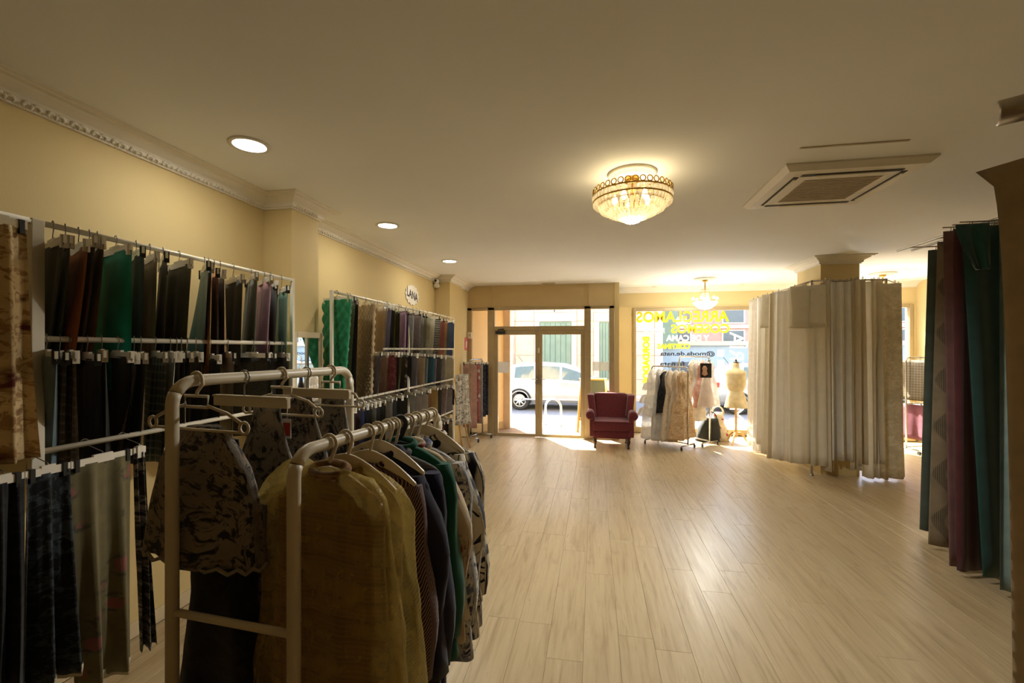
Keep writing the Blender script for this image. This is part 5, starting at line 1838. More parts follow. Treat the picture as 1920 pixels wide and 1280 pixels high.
def shift(mb, fn):
    mb.v = [fn(*p) for p in mb.v]
    return mb


S = lambda mb: shift(mb, lambda x, y, z: (x + CXc, y + CYc, z))
S(soft_box(-0.32, 0.32, 0.02, 0.62, 0.17, 0.32)).build('seat_base', m_burg, chair, subsurf=2)
S(shift(soft_box(-0.31, 0.31, -0.02, 0.55, 0.31, 0.47), lambda x, y, z: (x, y, z + (0.02 * (1 - (x / 0.31) ** 2) if z > 0.4 else 0)))).build('seat_cushion', m_burg, chair, subsurf=2)


def back_shape(x, y, z):
    t = max(0, (z - 0.4) / 0.52)
    top = 0.045 * (1 - (x / 0.3) ** 2) if z > 0.8 else 0
    return (x * (1 + 0.1 * t), y + 0.13 * t, z + top)


S(shift(soft_box(-0.27, 0.27, 0.44, 0.6, 0.4, 0.88), back_shape)).build('backrest', m_burg, chair, subsurf=2)
for s in (-1, 1):
    def wing(x, y, z):
        t = max(0, (z - 0.5) / 0.4)
        return ((x + 0.05 * t) * s, y + 0.12 * t - (0.02 if y < 0.4 else 0) * (1 - t), z)
    S(shift(soft_box(0.25, 0.37, 0.3, 0.6, 0.5, 0.88), wing)).build('wing', m_burg, chair, subsurf=2)
    def armf(x, y, z):
        return (x * s, y, z)
    S(shift(soft_box(0.28, 0.37, 0.0, 0.6, 0.2, 0.56), armf)).build('arm_panel', m_burg, chair, subsurf=2)
    ar = MB().tube([(s * 0.355, -0.02, 0.565), (s * 0.36, 0.0, 0.565), (s * 0.36, 0.2, 0.57), (s * 0.355, 0.5, 0.57)], [0.055, 0.075, 0.073, 0.06], 18)
    rl = S(ar).build('rolled_arm', m_burg, chair)
    S(MB().tube([(s * 0.355, -0.028, 0.565), (s * 0.355, -0.018, 0.565)], 0.035, 16)).build('scroll_face', m_burg, rl)
    for yy, nm in ((0.05, 0), (0.58, 1)):
        S(MB().lathe((s * 0.28, yy, 0), [(0.02, 0.0), (0.024, 0.01), (0.016, 0.03), (0.018, 0.06), (0.03, 0.1), (0.034, 0.13), (0.026, 0.15), (0.036, 0.175)], 14)).build('leg', m_dkwood, chair)
for zz, y0 in ((0.315, -0.005), (0.465, -0.03)):
    S(MB().tube([(-0.3, y0, zz), (0.3, y0, zz)], 0.006, 6)).build('piping', m_burg, chair)

# ------------------------------------------------------------------ dress rails before the shop window
def rolling_rail(label, p0, p1, z, group):
    t = thing('dress_rail', label, 'garment rack', ((p0.x + p1.x) / 2, (p0.y + p1.y) / 2, 0), group)
    u_frame(p0, p1, z, t, m_chrome, r=0.013, cr=0.06, zlo=0.06)
    d = Vector((p1.x - p0.x, p1.y - p0.y, 0)).normalized()
    n = Vector((-d.y, d.x, 0))
    for p in (p0, p1):
        a, b = Vector((p.x, p.y, 0.07)) + n * 0.2, Vector((p.x, p.y, 0.07)) - n * 0.2
        MB().tube([a, b], 0.012, 8).build('foot_bar', m_chrome, t)
        for q in (a, b):
            MB().tube([(q.x - 0.012, q.y, 0.03), (q.x + 0.012, q.y, 0.03)], 0.03, 14).build('caster', m_rubber, t)
    MB().tube([(p0.x, p0.y, 0.09), (p1.x, p1.y, 0.09)], 0.01, 8).build('base_bar', m_chrome, t)
    return t, d, n


ra0, ra1 = on_z(1222, 829, 0), on_z(1290, 842, 0)
zra = 1.39
rolling_rail('lower chrome dress rail with bridal gowns beside the armchair', ra0, ra1, zra, 'chrome dress rails by the window')
rb1 = on_z(1331, 836, 0)
rb0 = Vector((rb1.x - 0.42, rb1.y + 0.5, 0))
zrb = 1.56
rolling_rail('taller chrome dress rail behind the bridal gowns', rb0, rb1, zrb, 'chrome dress rails by the window')
m_tulle = film('white_tulle', rgb(240, 236, 228), 0.25, 0.7)
m_ivory = cloth('cloth_ivory_satin', rgb(228, 214, 188), rough=0.5, translucent=0.3)
m_champ = cloth('cloth_champagne_feather', rgb(214, 180, 136), 'toile', rgb(232, 210, 176), rgb(190, 150, 108), scale=1.2, translucent=0.2)
m_cream = cloth('cloth_cream_lace', rgb(226, 208, 176), 'toile', rgb(240, 228, 206), rgb(208, 186, 150), scale=1.6, translucent=0.2)
m_blush = cloth('cloth_blush_tulle', rgb(224, 176, 156), 'toile', rgb(236, 200, 184), rgb(206, 150, 132), scale=0.8, translucent=0.2)
m_blacklace = cloth('cloth_black_lace', rgb(28, 26, 28), 'toile', rgb(60, 56, 58), rgb(20, 20, 22))
m_white = cloth('cloth_white_crepe', rgb(236, 232, 224), rough=0.7, translucent=0.25)
GOWN = [(0.0, 0.09, 0.03), (0.05, 0.12, 0.05), (0.15, 0.15, 0.07), (0.3, 0.13, 0.07), (0.36, 0.13, 0.08), (0.6, 0.2, 0.12), (0.9, 0.25, 0.15), (1.2, 0.28, 0.17)]
gd_ = Vector((ra1.x - ra0.x, ra1.y - ra0.y, 0)).normalized()
gn_ = Vector((gd_.y, -gd_.x, 0))


def gown(label, p0, p1, t, z, length, mat, prof=GOWN, wid=1.0, dep=1.0, flare=0.0, seed=0, ruffles=None, name='gown', wr=0.02):
    c = Vector((lerp(p0.x, p1.x, t), lerp(p0.y, p1.y, t), 0))
    g = thing(name, label, 'dress', (c.x, c.y, z - length), 'dresses on the chrome rails')
    body_mb(c, gn_, z - 0.09, length, prof, n=36, wid=wid, dep=dep, flare=flare, seed=seed, wrinkle=wr).build('body', mat, g)
    if ruffles:
        for k, (zz, r) in enumerate(ruffles):
            rings = []
            rr_ = Vector((-gn_.y, gn_.x, 0))
            for (q, dz) in ((0.55, 0.05), (0.8, 0.02), (1.0, -0.09)):
                rings.append([Vector((c.x, c.y, zz + dz + (0.012 * math.sin(9 * a) if q == 1 else 0))) + gn_ * (r * q * (1 + 0.12 * math.sin(11 * a)) * math.cos(a)) + rr_ * (r * 0.75 * q * (1 + 0.12 * math.sin(11 * a)) * math.sin(a)) for a in [2 * PI * j / 44 for j in range(44)]])
            MB().loft(rings, cap=False).build('ruffle', m_tulle, g)
    coat_hanger(c, gn_, z, z - 0.1, 'thin hanger of the ' + label, 'hangers on the chrome dress rails', m_hangwhite, half=0.14, rr=0.013, hookr=0.003)
    return g


gown('white tiered tulle gown at the armchair end of the lower rail', ra0, ra1, 0.02, zra, 1.2, m_tulle, wid=0.9, dep=0.9, seed=71, ruffles=[(1.05, 0.2), (0.82, 0.26), (0.6, 0.3)])
gown('white crepe gown next to the tiered tulle gown', ra0, ra1, 0.22, zra, 1.22, m_white, wid=0.8, dep=0.45, seed=72)
gown('short black lace dress between the pale gowns', ra0, ra1, 0.36, zra, 0.72, m_blacklace, wid=0.8, dep=0.4, seed=73)
gown('cream lace gown beside the short black lace dress', ra0, ra1, 0.52, zra, 1.2, m_cream, wid=0.85, dep=0.45, seed=74)
gown('ivory satin gown in the middle of the lower rail', ra0, ra1, 0.68, zra, 1.18, m_ivory, wid=0.9, dep=0.45, seed=75)
gown('champagne feathered gown at the near end of the lower rail', ra0, ra1, 0.86, zra, 1.12, m_champ, wid=1.15, dep=0.7, seed=76, flare=0.12, wr=0.035)
gown('cream tulle gown on the taller rail behind', rb0, rb1, 0.45, zrb, 1.0, m_cream, wid=0.8, dep=0.5, seed=77)
gown('blush pink tulle dress at the near end of the taller rail', rb0, rb1, 0.78, zrb, 0.78, m_blush, wid=0.95, dep=0.6, seed=78, flare=0.1, wr=0.03)
gown('long white fringe dress below the blush tulle', rb0, rb1, 0.6, zrb, 1.05, m_white, wid=0.8, dep=0.5, seed=79)
gown('sheer white veil dress at the very end of the taller rail', rb0, rb1, 0.96, zrb, 0.78, m_tulle, wid=1.0, dep=0.6, seed=80, flare=0.1)
a_, b_2 = on_y(1313, 681, rb1.y - 0.22), on_y(1334, 708, rb1.y - 0.22)
pf_ = thing('picture_card', 'small black picture card with a peach figure hung on the rail', 'picture', ((a_.x + b_2.x) / 2, rb1.y - 0.22, b_2.z))
MB().box(a_.x, b_2.x, rb1.y - 0.225, rb1.y - 0.215, b_2.z, a_.z).build('card', plain('card_black', rgb(46, 40, 40), 0.5), pf_)
MB().lathe(((a_.x + b_2.x) / 2 - 0.02, rb1.y - 0.228, (a_.z + b_2.z) / 2), [(0.01, -0.09), (0.05, -0.06), (0.03, 0.0), (0.045, 0.03), (0.02, 0.08)], 12, sy=0.08).build('print', plain('card_peach', rgb(214, 170, 140), 0.6), pf_)
MB().tube([((a_.x + b_2.x) / 2, rb1.y - 0.22, a_.z), (lerp(rb0.x, rb1.x, 0.85), lerp(rb0.y, rb1.y, 0.85), zrb)], 0.002, 4).build('cord', m_black, pf_)

# ------------------------------------------------------------------ dress form
dm = on_z(1380, 832, 0)
df = thing('dress_form', 'cream dress form on a turned wooden tripod before the shop window', 'dress form', (dm.x, dm.y, 0))
m_form = cloth('cloth_form_linen', rgb(222, 204, 160))
prof = [(0.02, 1.43), (0.052, 1.425), (0.055, 1.38), (0.05, 1.34), (0.08, 1.31), (0.155, 1.27), (0.165, 1.22), (0.15, 1.15), (0.16, 1.08), (0.145, 1.0), (0.115, 0.92), (0.11, 0.89), (0.13, 0.83), (0.165, 0.75), (0.172, 0.7), (0.16, 0.66), (0.1, 0.655)]
tb = MB().lathe((dm.x, dm.y, 0.03), list(reversed(prof)), 28, 1.05, 0.72)
tb.uv = {i: (p[0] * 2, p[2]) for i, p in enumerate(tb.v)}
tb.build('torso', m_form, df)
SK = [(0.0, 0.12, 0.085), (0.1, 0.15, 0.11), (0.35, 0.2, 0.14)]
body_mb(Vector((dm.x, dm.y, 0)), Vector((1, 0, 0)), 0.95, 0.3, SK, n=36, seed=90, power=2.0).build('skirt_cover', m_form, df)
MB().lathe((dm.x, dm.y, 1.455), [(0.045, 0.0), (0.045, 0.012), (0.012, 0.02), (0.02, 0.04), (0.008, 0.06), (0.002, 0.09)], 16).build('neck_finial', m_dkwood, df)
MB().lathe((dm.x, dm.y, 0.0), [(0.018, 0.12), (0.024, 0.17), (0.03, 0.2), (0.018, 0.25), (0.02, 0.4), (0.022, 0.55), (0.018, 0.7)], 14).build('pole', m_pine, df)
for k in range(3):
    a = PI / 2 + 2 * PI * k / 3 + 0.5
    d = Vector((math.cos(a), math.sin(a), 0))
    o = Vector((dm.x, dm.y, 0))
    MB().tube([o + d * 0.015 + Vector((0, 0, 0.19)), o + d * 0.07 + Vector((0, 0, 0.2)), o + d * 0.13 + Vector((0, 0, 0.14)), o + d * 0.18 + Vector((0, 0, 0.05)), o + d * 0.24 + Vector((0, 0, 0.014))], [0.018, 0.02, 0.017, 0.013, 0.014], 10).build('leg', m_pine, df)

# bags at the foot of the rails
def bag(name, label, px, py, wdt, hgt, dep, mat, seed, lean=0.0, handles=True, cat='bag'):
    p = on_z(px, py, 0)
    g = thing(name, label, cat, (p.x, p.y, 0), 'bags under the dress rails')
    mb = MB()
    rings = []
    for i in range(9):
        t = i / 8
        q = 1 - 0.45 * t ** 2
        z = 0.004 + hgt * t
        ring = []
        for k in range(20):
            a = 2 * PI * k / 20
            e = 0.6
            x = math.copysign(abs(math.cos(a)) ** e, math.cos(a)) * wdt / 2 * q
            y = math.copysign(abs(math.sin(a)) ** e, math.sin(a)) * dep / 2 * q
            nv = mnoise.noise_vector(Vector((x * 8 + seed, y * 8, z * 8))) * 0.03 * min(1, t * 4)
            ring.append((p.x + x + lean * t + nv.x, p.y + y + nv.y, z + nv.z * 0.3))
        rings.append(ring)
    mb.loft(rings)
    mb.uv = {i: (v[0] * 1.5, v[2] * 1.5) for i, v in enumerate(mb.v)}
    mb.build('sack', mat, g)
    if handles:
        for s in (-1, 1):
            MB().tube([Vector((p.x + lean, p.y + s * 0.04, hgt)) + Vector((0.1 * math.cos(a), 0, 0.14 * math.sin(a) - 0.02)) for a in [PI * k / 10 for k in range(11)]], 0.008, 6).build('handle', mat, g)
    return g


bag('shopping_bag', 'dark charcoal bag slumped on the floor under the taller rail', 1326, 826, 0.42, 0.42, 0.28, cloth('cloth_charcoal_canvas', rgb(46, 48, 46)), 5, 0.06)
bag('printed_bag', 'cream print bag with a red mark right of the charcoal bag', 1352, 826, 0.26, 0.52, 0.22, cloth('cloth_cream_print_canvas', rgb(214, 200, 172), 'floral', rgb(180, 60, 70), rgb(110, 104, 92), scale=0.9), 9, -0.06)

# black folder with neon green edge on the wall right of the window
k0, k1 = on_y(1421, 700, WIN_Y - 0.06), on_y(1431, 752, WIN_Y - 0.06)
bf = thing('hanging_folder', 'black hanging bag with neon green edge right of the shop window', 'bag', (k0.x + 0.06, WIN_Y - 0.06, k1.z))
MB().box(k0.x, k0.x + 0.3, WIN_Y - 0.12, WIN_Y - 0.02, k1.z, k0.z).build('body', m_black, bf, 0.015)
MB().box(k0.x - 0.04, k0.x + 0.002, WIN_Y - 0.115, WIN_Y - 0.025, k1.z + 0.05, k0.z).build('green_edge', plain('neon_green', rgb(150, 230, 70), 0.5), bf, 0.008)
MB().tube([(k0.x + 0.1, WIN_Y - 0.07, k0.z), (k0.x + 0.15, WIN_Y - 0.03, k0.z + 0.12), (k0.x + 0.2, WIN_Y - 0.07, k0.z)], 0.005, 6).build('strap', m_black, bf)

# ------------------------------------------------------------------ white curtains on a steel frame around the column
ZF = 2.61
fl, fr_ = on_z(1522, 527, ZF), on_z(1660, 524, ZF)
FX0, FX1, FYn, FYf = fl.x, fr_.x, (fl.y + fr_.y) / 2, (fl.y + fr_.y) / 2 + 1.35
cf = thing('curtain_stand', 'steel frame stand around the column carrying white curtains', 'stand', ((FX0 + FX1) / 2, FYn + 0.6, 0))
for x, y in ((FX0, FYn), (FX1, FYn), (FX0, FYf), (FX1, FYf)):
    p = MB().box(x - 0.013, x + 0.013, y - 0.013, y + 0.013, 0.006, ZF + 0.013).build('post', m_steel, cf, 0.002)
    MB().lathe((x, y, 0), [(0.03, 0.0), (0.03, 0.006), (0.018, 0.02), (0.012, 0.03)], 12).build('foot', m_steel, p)
for a, b in (((FX0, FYn), (FX1, FYn)), ((FX1, FYn), (FX1, FYf)), ((FX1, FYf), (FX0, FYf)), ((FX0, FYf), (FX0, FYn))):
    MB().tube([(a[0], a[1], ZF), (b[0], b[1], ZF)], 0.013, 4).build('top_bar', m_steel, cf)
ZR = ZF - 0.07
# hanging rails a little outside the frame
rails = [((FX0 - 0.14, FYn - 0.04), (FX0 - 0.14, FYf)), ((FX0 - 0.14, FYn - 0.04), (FX1 + 0.12, FYn - 0.04)), ((FX1 + 0.12, FYn - 0.04), (FX1 + 0.12, FYf))]
for a, b in rails:
    MB().tube([(a[0], a[1], ZR), (b[0], b[1], ZR)], 0.008, 8).build('curtain_rail', m_steel, cf)
for x, y in ((FX0, FYn), (FX1, FYn), (FX0, FYf), (FX1, FYf)):
    MB().tube([(x, y, ZF), (x + (-0.14 if x == FX0 else 0.12), y - (0.04 if y == FYn else 0), ZR)], 0.006, 6).build('rail_bracket', m_steel, cf)
m_lin = [cloth('cloth_voile_%d' % i, c_, translucent=0.4, rough=0.8, var=0.2) for i, c_ in enumerate((rgb(240, 233, 216), rgb(234, 224, 200), rgb(244, 239, 228), rgb(228, 216, 190)))]
m_sheer = film('sheer_voile', rgb(234, 228, 218), 0.3, 0.8)
m_leaf = cloth('cloth_cream_leaf_jacquard', rgb(224, 212, 184), 'toile', rgb(206, 192, 160), rgb(232, 222, 198), scale=0.9, translucent=0.2)
m_vine = cloth('cloth_vine_border', rgb(216, 202, 168), 'vine', rgb(84, 72, 48))


def curtain(label, a, b, zt, zb, mat, folds, amp, seed, bl=None, br=None, band=None, rings=True, thick=0.02, nu=40, hem=0.0):
    c = thing('curtain', label, 'curtain', ((a[0] + b[0]) / 2, (a[1] + b[1]) / 2, zb), 'curtains on the column frame')
    drape_mb(a, b, bl or a, br or b, zt, zb, folds, amp, thick, seed=seed, nu=nu, nz=16, ease=1.0, top_amp=0.55, hem=hem).build('panel', mat, c)
    if band:
        o = 0.03
        d = Vector((b[0] - a[0], b[1] - a[1], 0)).normalized()
        n = Vector((d.y, -d.x, 0)) * o
        drape_mb((a[0] + n.x, a[1] + n.y), (b[0] + n.x, b[1] + n.y), (a[0] + n.x * 1.6 - d.x * 0.03, a[1] + n.y * 1.6), (b[0] + n.x * 1.6, b[1] + n.y * 1.6), zt + 0.01, zt - band, folds * 0.5, amp * 0.5, 0.012, seed=seed + 5, nu=24, nz=8).build('valance', mat, c)
    if rings:
        n_ = max(2, int(folds) + 1)
        for k in range(n_):
            u = (k + 0.5) / n_
            q = Vector((lerp(a[0], b[0], u), lerp(a[1], b[1], u), zt + 0.02))
            MB().tube([q + Vector((0, 0.016 * math.cos(s), 0.016 * math.sin(s))) for s in [2 * PI * j / 10 for j in range(10)]], 0.004, 5, closed=True).build('ring', m_wire, c)
    return c


xl_ = FX0 - 0.17
yn_ = FYn - 0.07
left_y = lambda t: lerp(FYf + 0.1, yn_ + 0.12, t)
# left flank, from the window side towards the camera: panels fan outwards from the rail
flank = [('sheer white voile panel at the window end of the frame', 0.0, 0.14, m_sheer, 0.06), ('pale voile panel second from the window end', 0.15, 0.28, m_sheer, 0.06), ('translucent ivory panel third from the window end', 0.3, 0.42, m_lin[2], 0.2), ('ivory panel with short top flap on the left flank', 0.44, 0.58, m_lin[0], 0.1), ('narrow beige panel on the left flank', 0.6, 0.72, m_lin[3], 0.08), ('off-white panel nearest the front left corner', 0.74, 0.9, m_lin[2], 0.12)]
for i, (lab, t0, t1, mt, zb) in enumerate(flank):
    a, b = (xl_ - 0.14, left_y(t0)), (xl_ + 0.02, left_y(t1))
    curtain(lab, a, b, ZR - 0.02, zb, mt, 1.6, 0.03, 100 + i, bl=(a[0] - 0.03, a[1]), br=(b[0] + 0.02, b[1] - 0.02), band=0.5 if i == 3 else None)
front = [
    ('wide ivory curtain with a deep flap at the front left corner', 1480, 1521, m_lin[0], 868, 1.2, 0.02, 0.55),
    ('ivory curtain with matching flap right of the front post', 1518, 1546, m_lin[0], 872, 1.0, 0.018, 0.55),
    ('cream pleated curtain right of the flapped pair', 1544, 1560, m_lin[3], 882, 1.4, 0.04, None),
    ('soft ivory curtain with scalloped hem in the front middle', 1556, 1594, m_lin[2], 862, 2.2, 0.045, None),
    ('beige curtain with straight hem right of the scalloped one', 1592, 1608, m_lin[1], 880, 1.2, 0.035, None),
    ('pinkish ivory curtain behind the longest panel', 1604, 1622, m_lin[3], 870, 1.2, 0.04, None),
    ('longest ivory panel flaring out towards the floor', 1616, 1640, m_lin[0], 903, 1.3, 0.045, None),
    ('short cream panel left of the leaf jacquard curtain', 1634, 1652, m_lin[1], 868, 1.2, 0.03, None),
    ('cream leaf jacquard curtain at the right front corner', 1642, 1690, m_leaf, 898, 1.5, 0.02, None),
]
for i, (lab, x0, x1, mt, ybot, fo, am, band) in enumerate(front):
    yy = yn_ - 0.02 * (i % 2)
    a, b = on_y(x0, 560, yy), on_y(x1, 560, yy)
    zb = max(0.03, on_y((x0 + x1) / 2, ybot, yy).z)
    fl_ = 0.05 if i == 6 else 0.0
    curtain(lab, (a.x, a.y), (b.x, b.y), ZR + (0.04 if 2 <= i <= 7 else -0.015) + 0.012 * (i % 3), zb, mt, fo, am, 120 + i, bl=(a.x - 0.0, a.y - 0.02), br=(b.x + 0.02, b.y - 0.02 - fl_), band=band, hem=0.012 if i == 3 else 0.0)
e0 = on_y(1688, 560, yn_)
e1 = on_y(1696, 700, yn_)
curtain('cream curtain edged with dark leaf vine at the right end', (e0.x, yn_), (FX1 + 0.2, yn_ + 0.3), ZR, 0.05, m_vine, 1, 0.015, 140, bl=(e0.x + 0.04, yn_ - 0.02), br=(FX1 + 0.28, yn_ + 0.3))

# ------------------------------------------------------------------ dark drapes on the right
m_dgrey = cloth('cloth_grey_green_drape', rgb(74, 82, 74), sheen=0.2)
m_wave = cloth('cloth_wave_dot_drape', rgb(136, 122, 98), 'wavedots', rgb(40, 38, 34))
m_mauve = cloth('cloth_mauve_velvet', rgb(120, 82, 78), sheen=0.5)
m_wine = cloth('cloth_wine_velvet', rgb(74, 32, 34), sheen=0.5)
m_teal = cloth('cloth_teal_velvet', rgb(34, 74, 68), sheen=0.5)
m_bluegrey = cloth('cloth_blue_grey_drape', rgb(124, 144, 140), rough=0.6, sheen=0.3)
m_navydr = cloth('cloth_dark_navy_drape', rgb(28, 38, 40), sheen=0.3)
RX = 2.83
ZD = 2.63
yD0, yD1 = 1.9, 4.85
rs_ = thing('drape_rail', 'slim steel ceiling-height rail carrying the dark drapes', 'rail', (RX, 3.8, ZD))
MB().tube([(RX, yD0, ZD), (RX, yD1, ZD)], 0.009, 8).build('rail', m_steel, rs_)
MB().tube([(RX + 0.12, yD0, ZD), (RX + 0.12, yD1, ZD)], 0.009, 8).build('rail', m_steel, rs_)
for y in (yD0 + 0.2, yD0 + 0.7):
    MB().tube([(RX, y, ZD), (RX, y, CEIL)], 0.008, 8).build('hanger_rod', m_steel, rs_)
    MB().tube([(RX, y, ZD), (RX + 0.12, y, ZD)], 0.008, 8).build('bracket', m_steel, rs_)


def side_drape(label, xb, yb_, xt, mat, wdt, folds, amp, seed, zt=ZD - 0.03, top_shift=0.0, dy=0.0):
    """drape hung across the aisle side; its free left edge shows towards the room"""
    p = on_z(xb, yb_, 0.05)
    q = on_y(xt, 600, p.y)
    c = thing('drape', label, 'curtain', (p.x + wdt / 2, p.y, 0.05), 'dark drapes at the right')
    drape_mb((q.x, p.y), (q.x + wdt, p.y - dy), (p.x, p.y), (p.x + wdt, p.y - dy), zt, 0.05, folds, amp, 0.03, seed=seed, nu=48, nz=22, ease=1.0, top_amp=0.6).build('panel', mat, c)
    MB().tube([(min(q.x, RX), p.y, zt + 0.03), (q.x + wdt, p.y - dy, zt + 0.03)], 0.006, 6).build('hanging_arm', m_steel, c)
    for k in range(4):
        u = (k + 0.5) / 4
        a = Vector((lerp(q.x, q.x + wdt, u), p.y - dy * u, zt + 0.012))
        MB().tube([a + Vector((0, 0.014 * math.cos(s), 0.018 * math.sin(s))) for s in [2 * PI * j / 10 for j in range(10)]], 0.003, 5, closed=True).build('ring', m_wire, c)
    return c


side_drape('grey green drape farthest from the camera at the right', 1726, 993, 1742, m_dgrey, 0.5, 3, 0.02, 150)
side_drape('taupe drape with dotted wave pattern', 1744, 1022, 1760, m_wave, 0.5, 1.5, 0.02, 151)
side_drape('mauve velvet drape behind the wine red one', 1776, 1058, 1768, m_mauve, 0.5, 2.2, 0.03, 152)
side_drape('wine red velvet drape between mauve and teal', 1790, 1066, 1786, m_wine, 0.5, 2.0, 0.03, 153, dy=0.03)
td = side_drape('wide teal velvet drape with folded top flap', 1838, 1078, 1800, m_teal, 0.55, 1.2, 0.025, 154)
p = on_z(1838, 1078, 0.05)
q = on_y(1790, 440, p.y - 0.05)
drape_mb((q.x, p.y - 0.05), (q.x + 0.2, p.y - 0.07), (q.x + 0.1, p.y - 0.07), (q.x + 0.2, p.y - 0.07), ZD - 0.03, ZD - 0.36, 1.2, 0.02, 0.03, seed=160, nu=20, nz=10).build('top_flap', m_teal, td)
side_drape('blue grey drape nearer than the teal drape', 1882, 1110, 1876, m_bluegrey, 0.45, 2.4, 0.03, 155)
side_drape('dark navy drape at the right picture edge', 1905, 1125, 1900, m_navydr, 0.45, 2, 0.03, 156)

# nearest beige sample on its brushed rod, cut by the picture edge
r0 = at_depth(1868, 214, 1.1)
rod = thing('curtain_rod', 'brushed steel curtain rod with thick finial at the top right edge', 'curtain rod', r0)
dirr = (Vector((0.9, -0.42, 0.05))).normalized()
MB().tube([r0, r0 + dirr * 0.004, r0 + dirr * 0.13, r0 + dirr * 0.134], [0.026, 0.03, 0.03, 0.022], 24).build('finial', m_steel, rod)
MB().tube([r0 + dirr * 0.13, r0 + dirr * 0.7], 0.017, 16).build('rod', m_steel, rod)
MB().tube([r0 + dirr * 0.66, r0 + dirr * 0.66 + Vector((0, 0, CEIL - r0.z - dirr.z * 0.66))], 0.012, 10).build('ceiling_bracket', m_steel, rod)
rc = r0 + dirr * 0.065
side_ = dirr.cross(Vector((0, 0, 1))).normalized()
MB().tube([rc + side_ * 0.034 * math.cos(s) + Vector((0, 0, 0.034 * math.sin(s))) for s in [2 * PI * j / 18 for j in range(18)]], 0.004, 6, closed=True).build('ring', m_black, rod)
c0 = at_depth(1830, 322, 1.2)
c1 = c0 + Vector((0.55, -0.25, 0.0))
bd = thing('beige_drape', 'beige cloth sample with pointed corner at the right picture edge', 'curtain', (c0.x + 0.2, c0.y, 0.1))
m_bei = cloth('cloth_beige_linen', rgb(186, 164, 126))
e0 = at_depth(1909, 650, 1.16)


def lp(t):
    return min(1.0, t / 0.2) * 0.0


dmb = drape_mb((c0.x, c0.y), (c1.x, c1.y), (e0.x, e0.y), (c1.x, c1.y), c0.z, 0.12, 1.4, 0.02, 0.025, seed=170, nu=40, nz=40, ease=0.22, top_amp=0.2)
# the cloth's top edge climbs away from the free corner towards the rod
zz_ = []
for (x, y, z) in dmb.v:
    u = min(1, max(0, (x - c0.x) / 0.55))
    t = (z - 0.12) / (c0.z - 0.12)
    zz_.append((x, y, z + 0.11 * u * t))
dmb.v = zz_
dmb.build('panel', m_bei, bd)

# ------------------------------------------------------------------ small rails at the back
def stock_rail(label, p0, p1, z, cloths, group, z2=None):
    t, d, n = rolling_rail(label, p0, p1, z, group)
    for i, (lab, t0, spec, zb, wdt) in enumerate(cloths):
        c = Vector((lerp(p0.x, p1.x, t0), lerp(p0.y, p1.y, t0), 0))
        a, b = c - n * wdt / 2, c + n * wdt / 2
        tag(drape_mb((a.x, a.y), (b.x, b.y), (a.x, a.y), (b.x, b.y), z - 0.07, zb, 1.5, 0.012, 0.03, seed=200 + i, nu=16, nz=10).build('fabric_length', fabric(spec)), lab, 'fabric', group)
        clip_hanger(a, b, z - 0.064, (c.x, c.y), z, 'small clip hanger of the ' + ' '.join(lab.split()[:10]), 'clip hangers on the back rails')


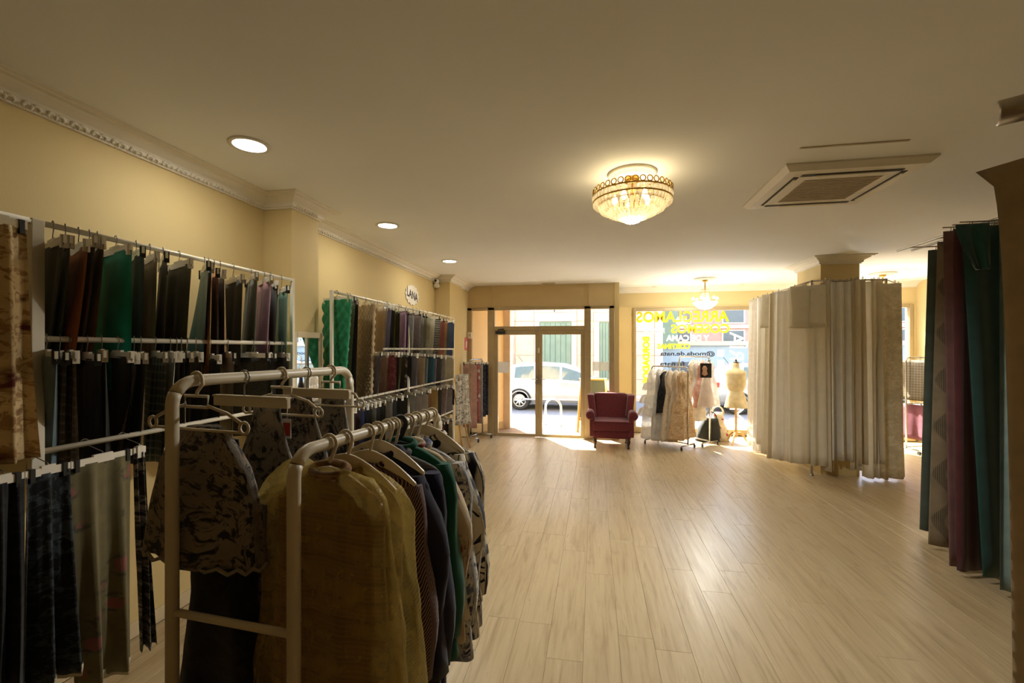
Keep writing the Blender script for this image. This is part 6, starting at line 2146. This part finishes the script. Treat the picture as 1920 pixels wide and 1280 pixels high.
q0, q1 = Vector((-2.26, 7.98, 0)), Vector((-2.12, 8.42, 0))
stock_rail('small white rail of cloths left of the entrance doors', q0, q1, 1.5, [('dusty pink cloth on the rail left of the doors', 0.05, 'plain/b07c72', 0.25, 0.3), ('red and white floral cloth on the rail left of the doors', 0.3, 'floral/a05a52/e0d4c8/6a3a34', 0.35, 0.3), ('pale grey cloth on the rail left of the doors', 0.52, 'plain/a8a090', 0.3, 0.3), ('black floral cloth on the rail left of the doors', 0.72, 'toile/1c1e24/4a5060/2a2c34', 0.42, 0.3), ('navy black cloth at the door end of that rail', 0.93, 'toile/14161c/2a2e3a/1c1e26', 0.44, 0.3)], 'stock on the rail left of the doors')
q0, q1 = on_z(1699, 848, 0), on_z(1735, 846, 0)
q1 = Vector((q0.x + 0.9, q0.y + 0.35, 0))
stock_rail('two tier rail of folded cloths behind the white curtains', q0, q1, 1.56, [('brown plaid cloth on the rail behind the white curtains', 0.08, 'plaid/5a5040/8a7c64/3a3228', 0.86, 0.5), ('black cloth on the rail behind the white curtains', 0.3, 'plain/16181c', 0.9, 0.45), ('denim blue cloth on the rail behind the white curtains', 0.55, 'plain/4a5a70', 0.95, 0.45), ], 'stock on the rail behind the curtains')
MB().tube([(q0.x, q0.y, 0.8), (q1.x, q1.y, 0.8)], 0.011, 8).build('lower_rail', m_chrome, bpy.data.objects['dress_rail.003'])
for i, (lab, t0, spec) in enumerate((('plum pink cloth on the lower tier behind the white curtains', 0.12, 'plain/7c4450'), ('cream edged cloth on the lower tier behind the white curtains', 0.3, 'plain/cabfa8'), ('dark green print cloth on the lower tier behind the curtains', 0.45, 'toile/1c261e/3c4a3c/26302a'))):
    c = Vector((lerp(q0.x, q1.x, t0), lerp(q0.y, q1.y, t0), 0))
    n = Vector((-(q1 - q0).y, (q1 - q0).x, 0)).normalized()
    a, b = c - n * 0.22, c + n * 0.22
    tag(drape_mb((a.x, a.y), (b.x, b.y), (a.x, a.y), (b.x, b.y), 0.79, 0.22, 1.5, 0.012, 0.03, seed=230 + i, nu=16, nz=8).build('fabric_length', fabric(spec)), lab, 'fabric', 'stock on the rail behind the curtains')
# printed cloth and wooden poles at the far end of the far rack
a, b = on_x(858, 700, RACK_X + 0.02), on_x(872, 700, RACK_X + 0.12)
tag(drape_mb((a.x, 7.08), (b.x + 0.05, 7.3), (a.x, 7.05), (b.x + 0.1, 7.3), 1.28, 0.45, 2, 0.02, 0.03, seed=240, nu=18).build('fabric_length', fabric('toile/c8bca4/4a4238/8a7c68')), 'cream and brown print cloth hung at the end of the far rack', 'fabric')
for i, (x0, x1, lab) in enumerate(((-2.2, -2.3, 'thin wooden pole leaning at the end of the far rack'), (-2.1, -2.3, 'second thin wooden pole leaning beside the print cloth'))):
    tag(MB().tube([(x0, 7.36 + 0.12 * i, 0.0), (x1 - 0.08, 7.34 + 0.1 * i, 1.25)], 0.014, 8).build('wooden_pole', m_pine), lab, 'pole', 'poles at the end of the far rack')
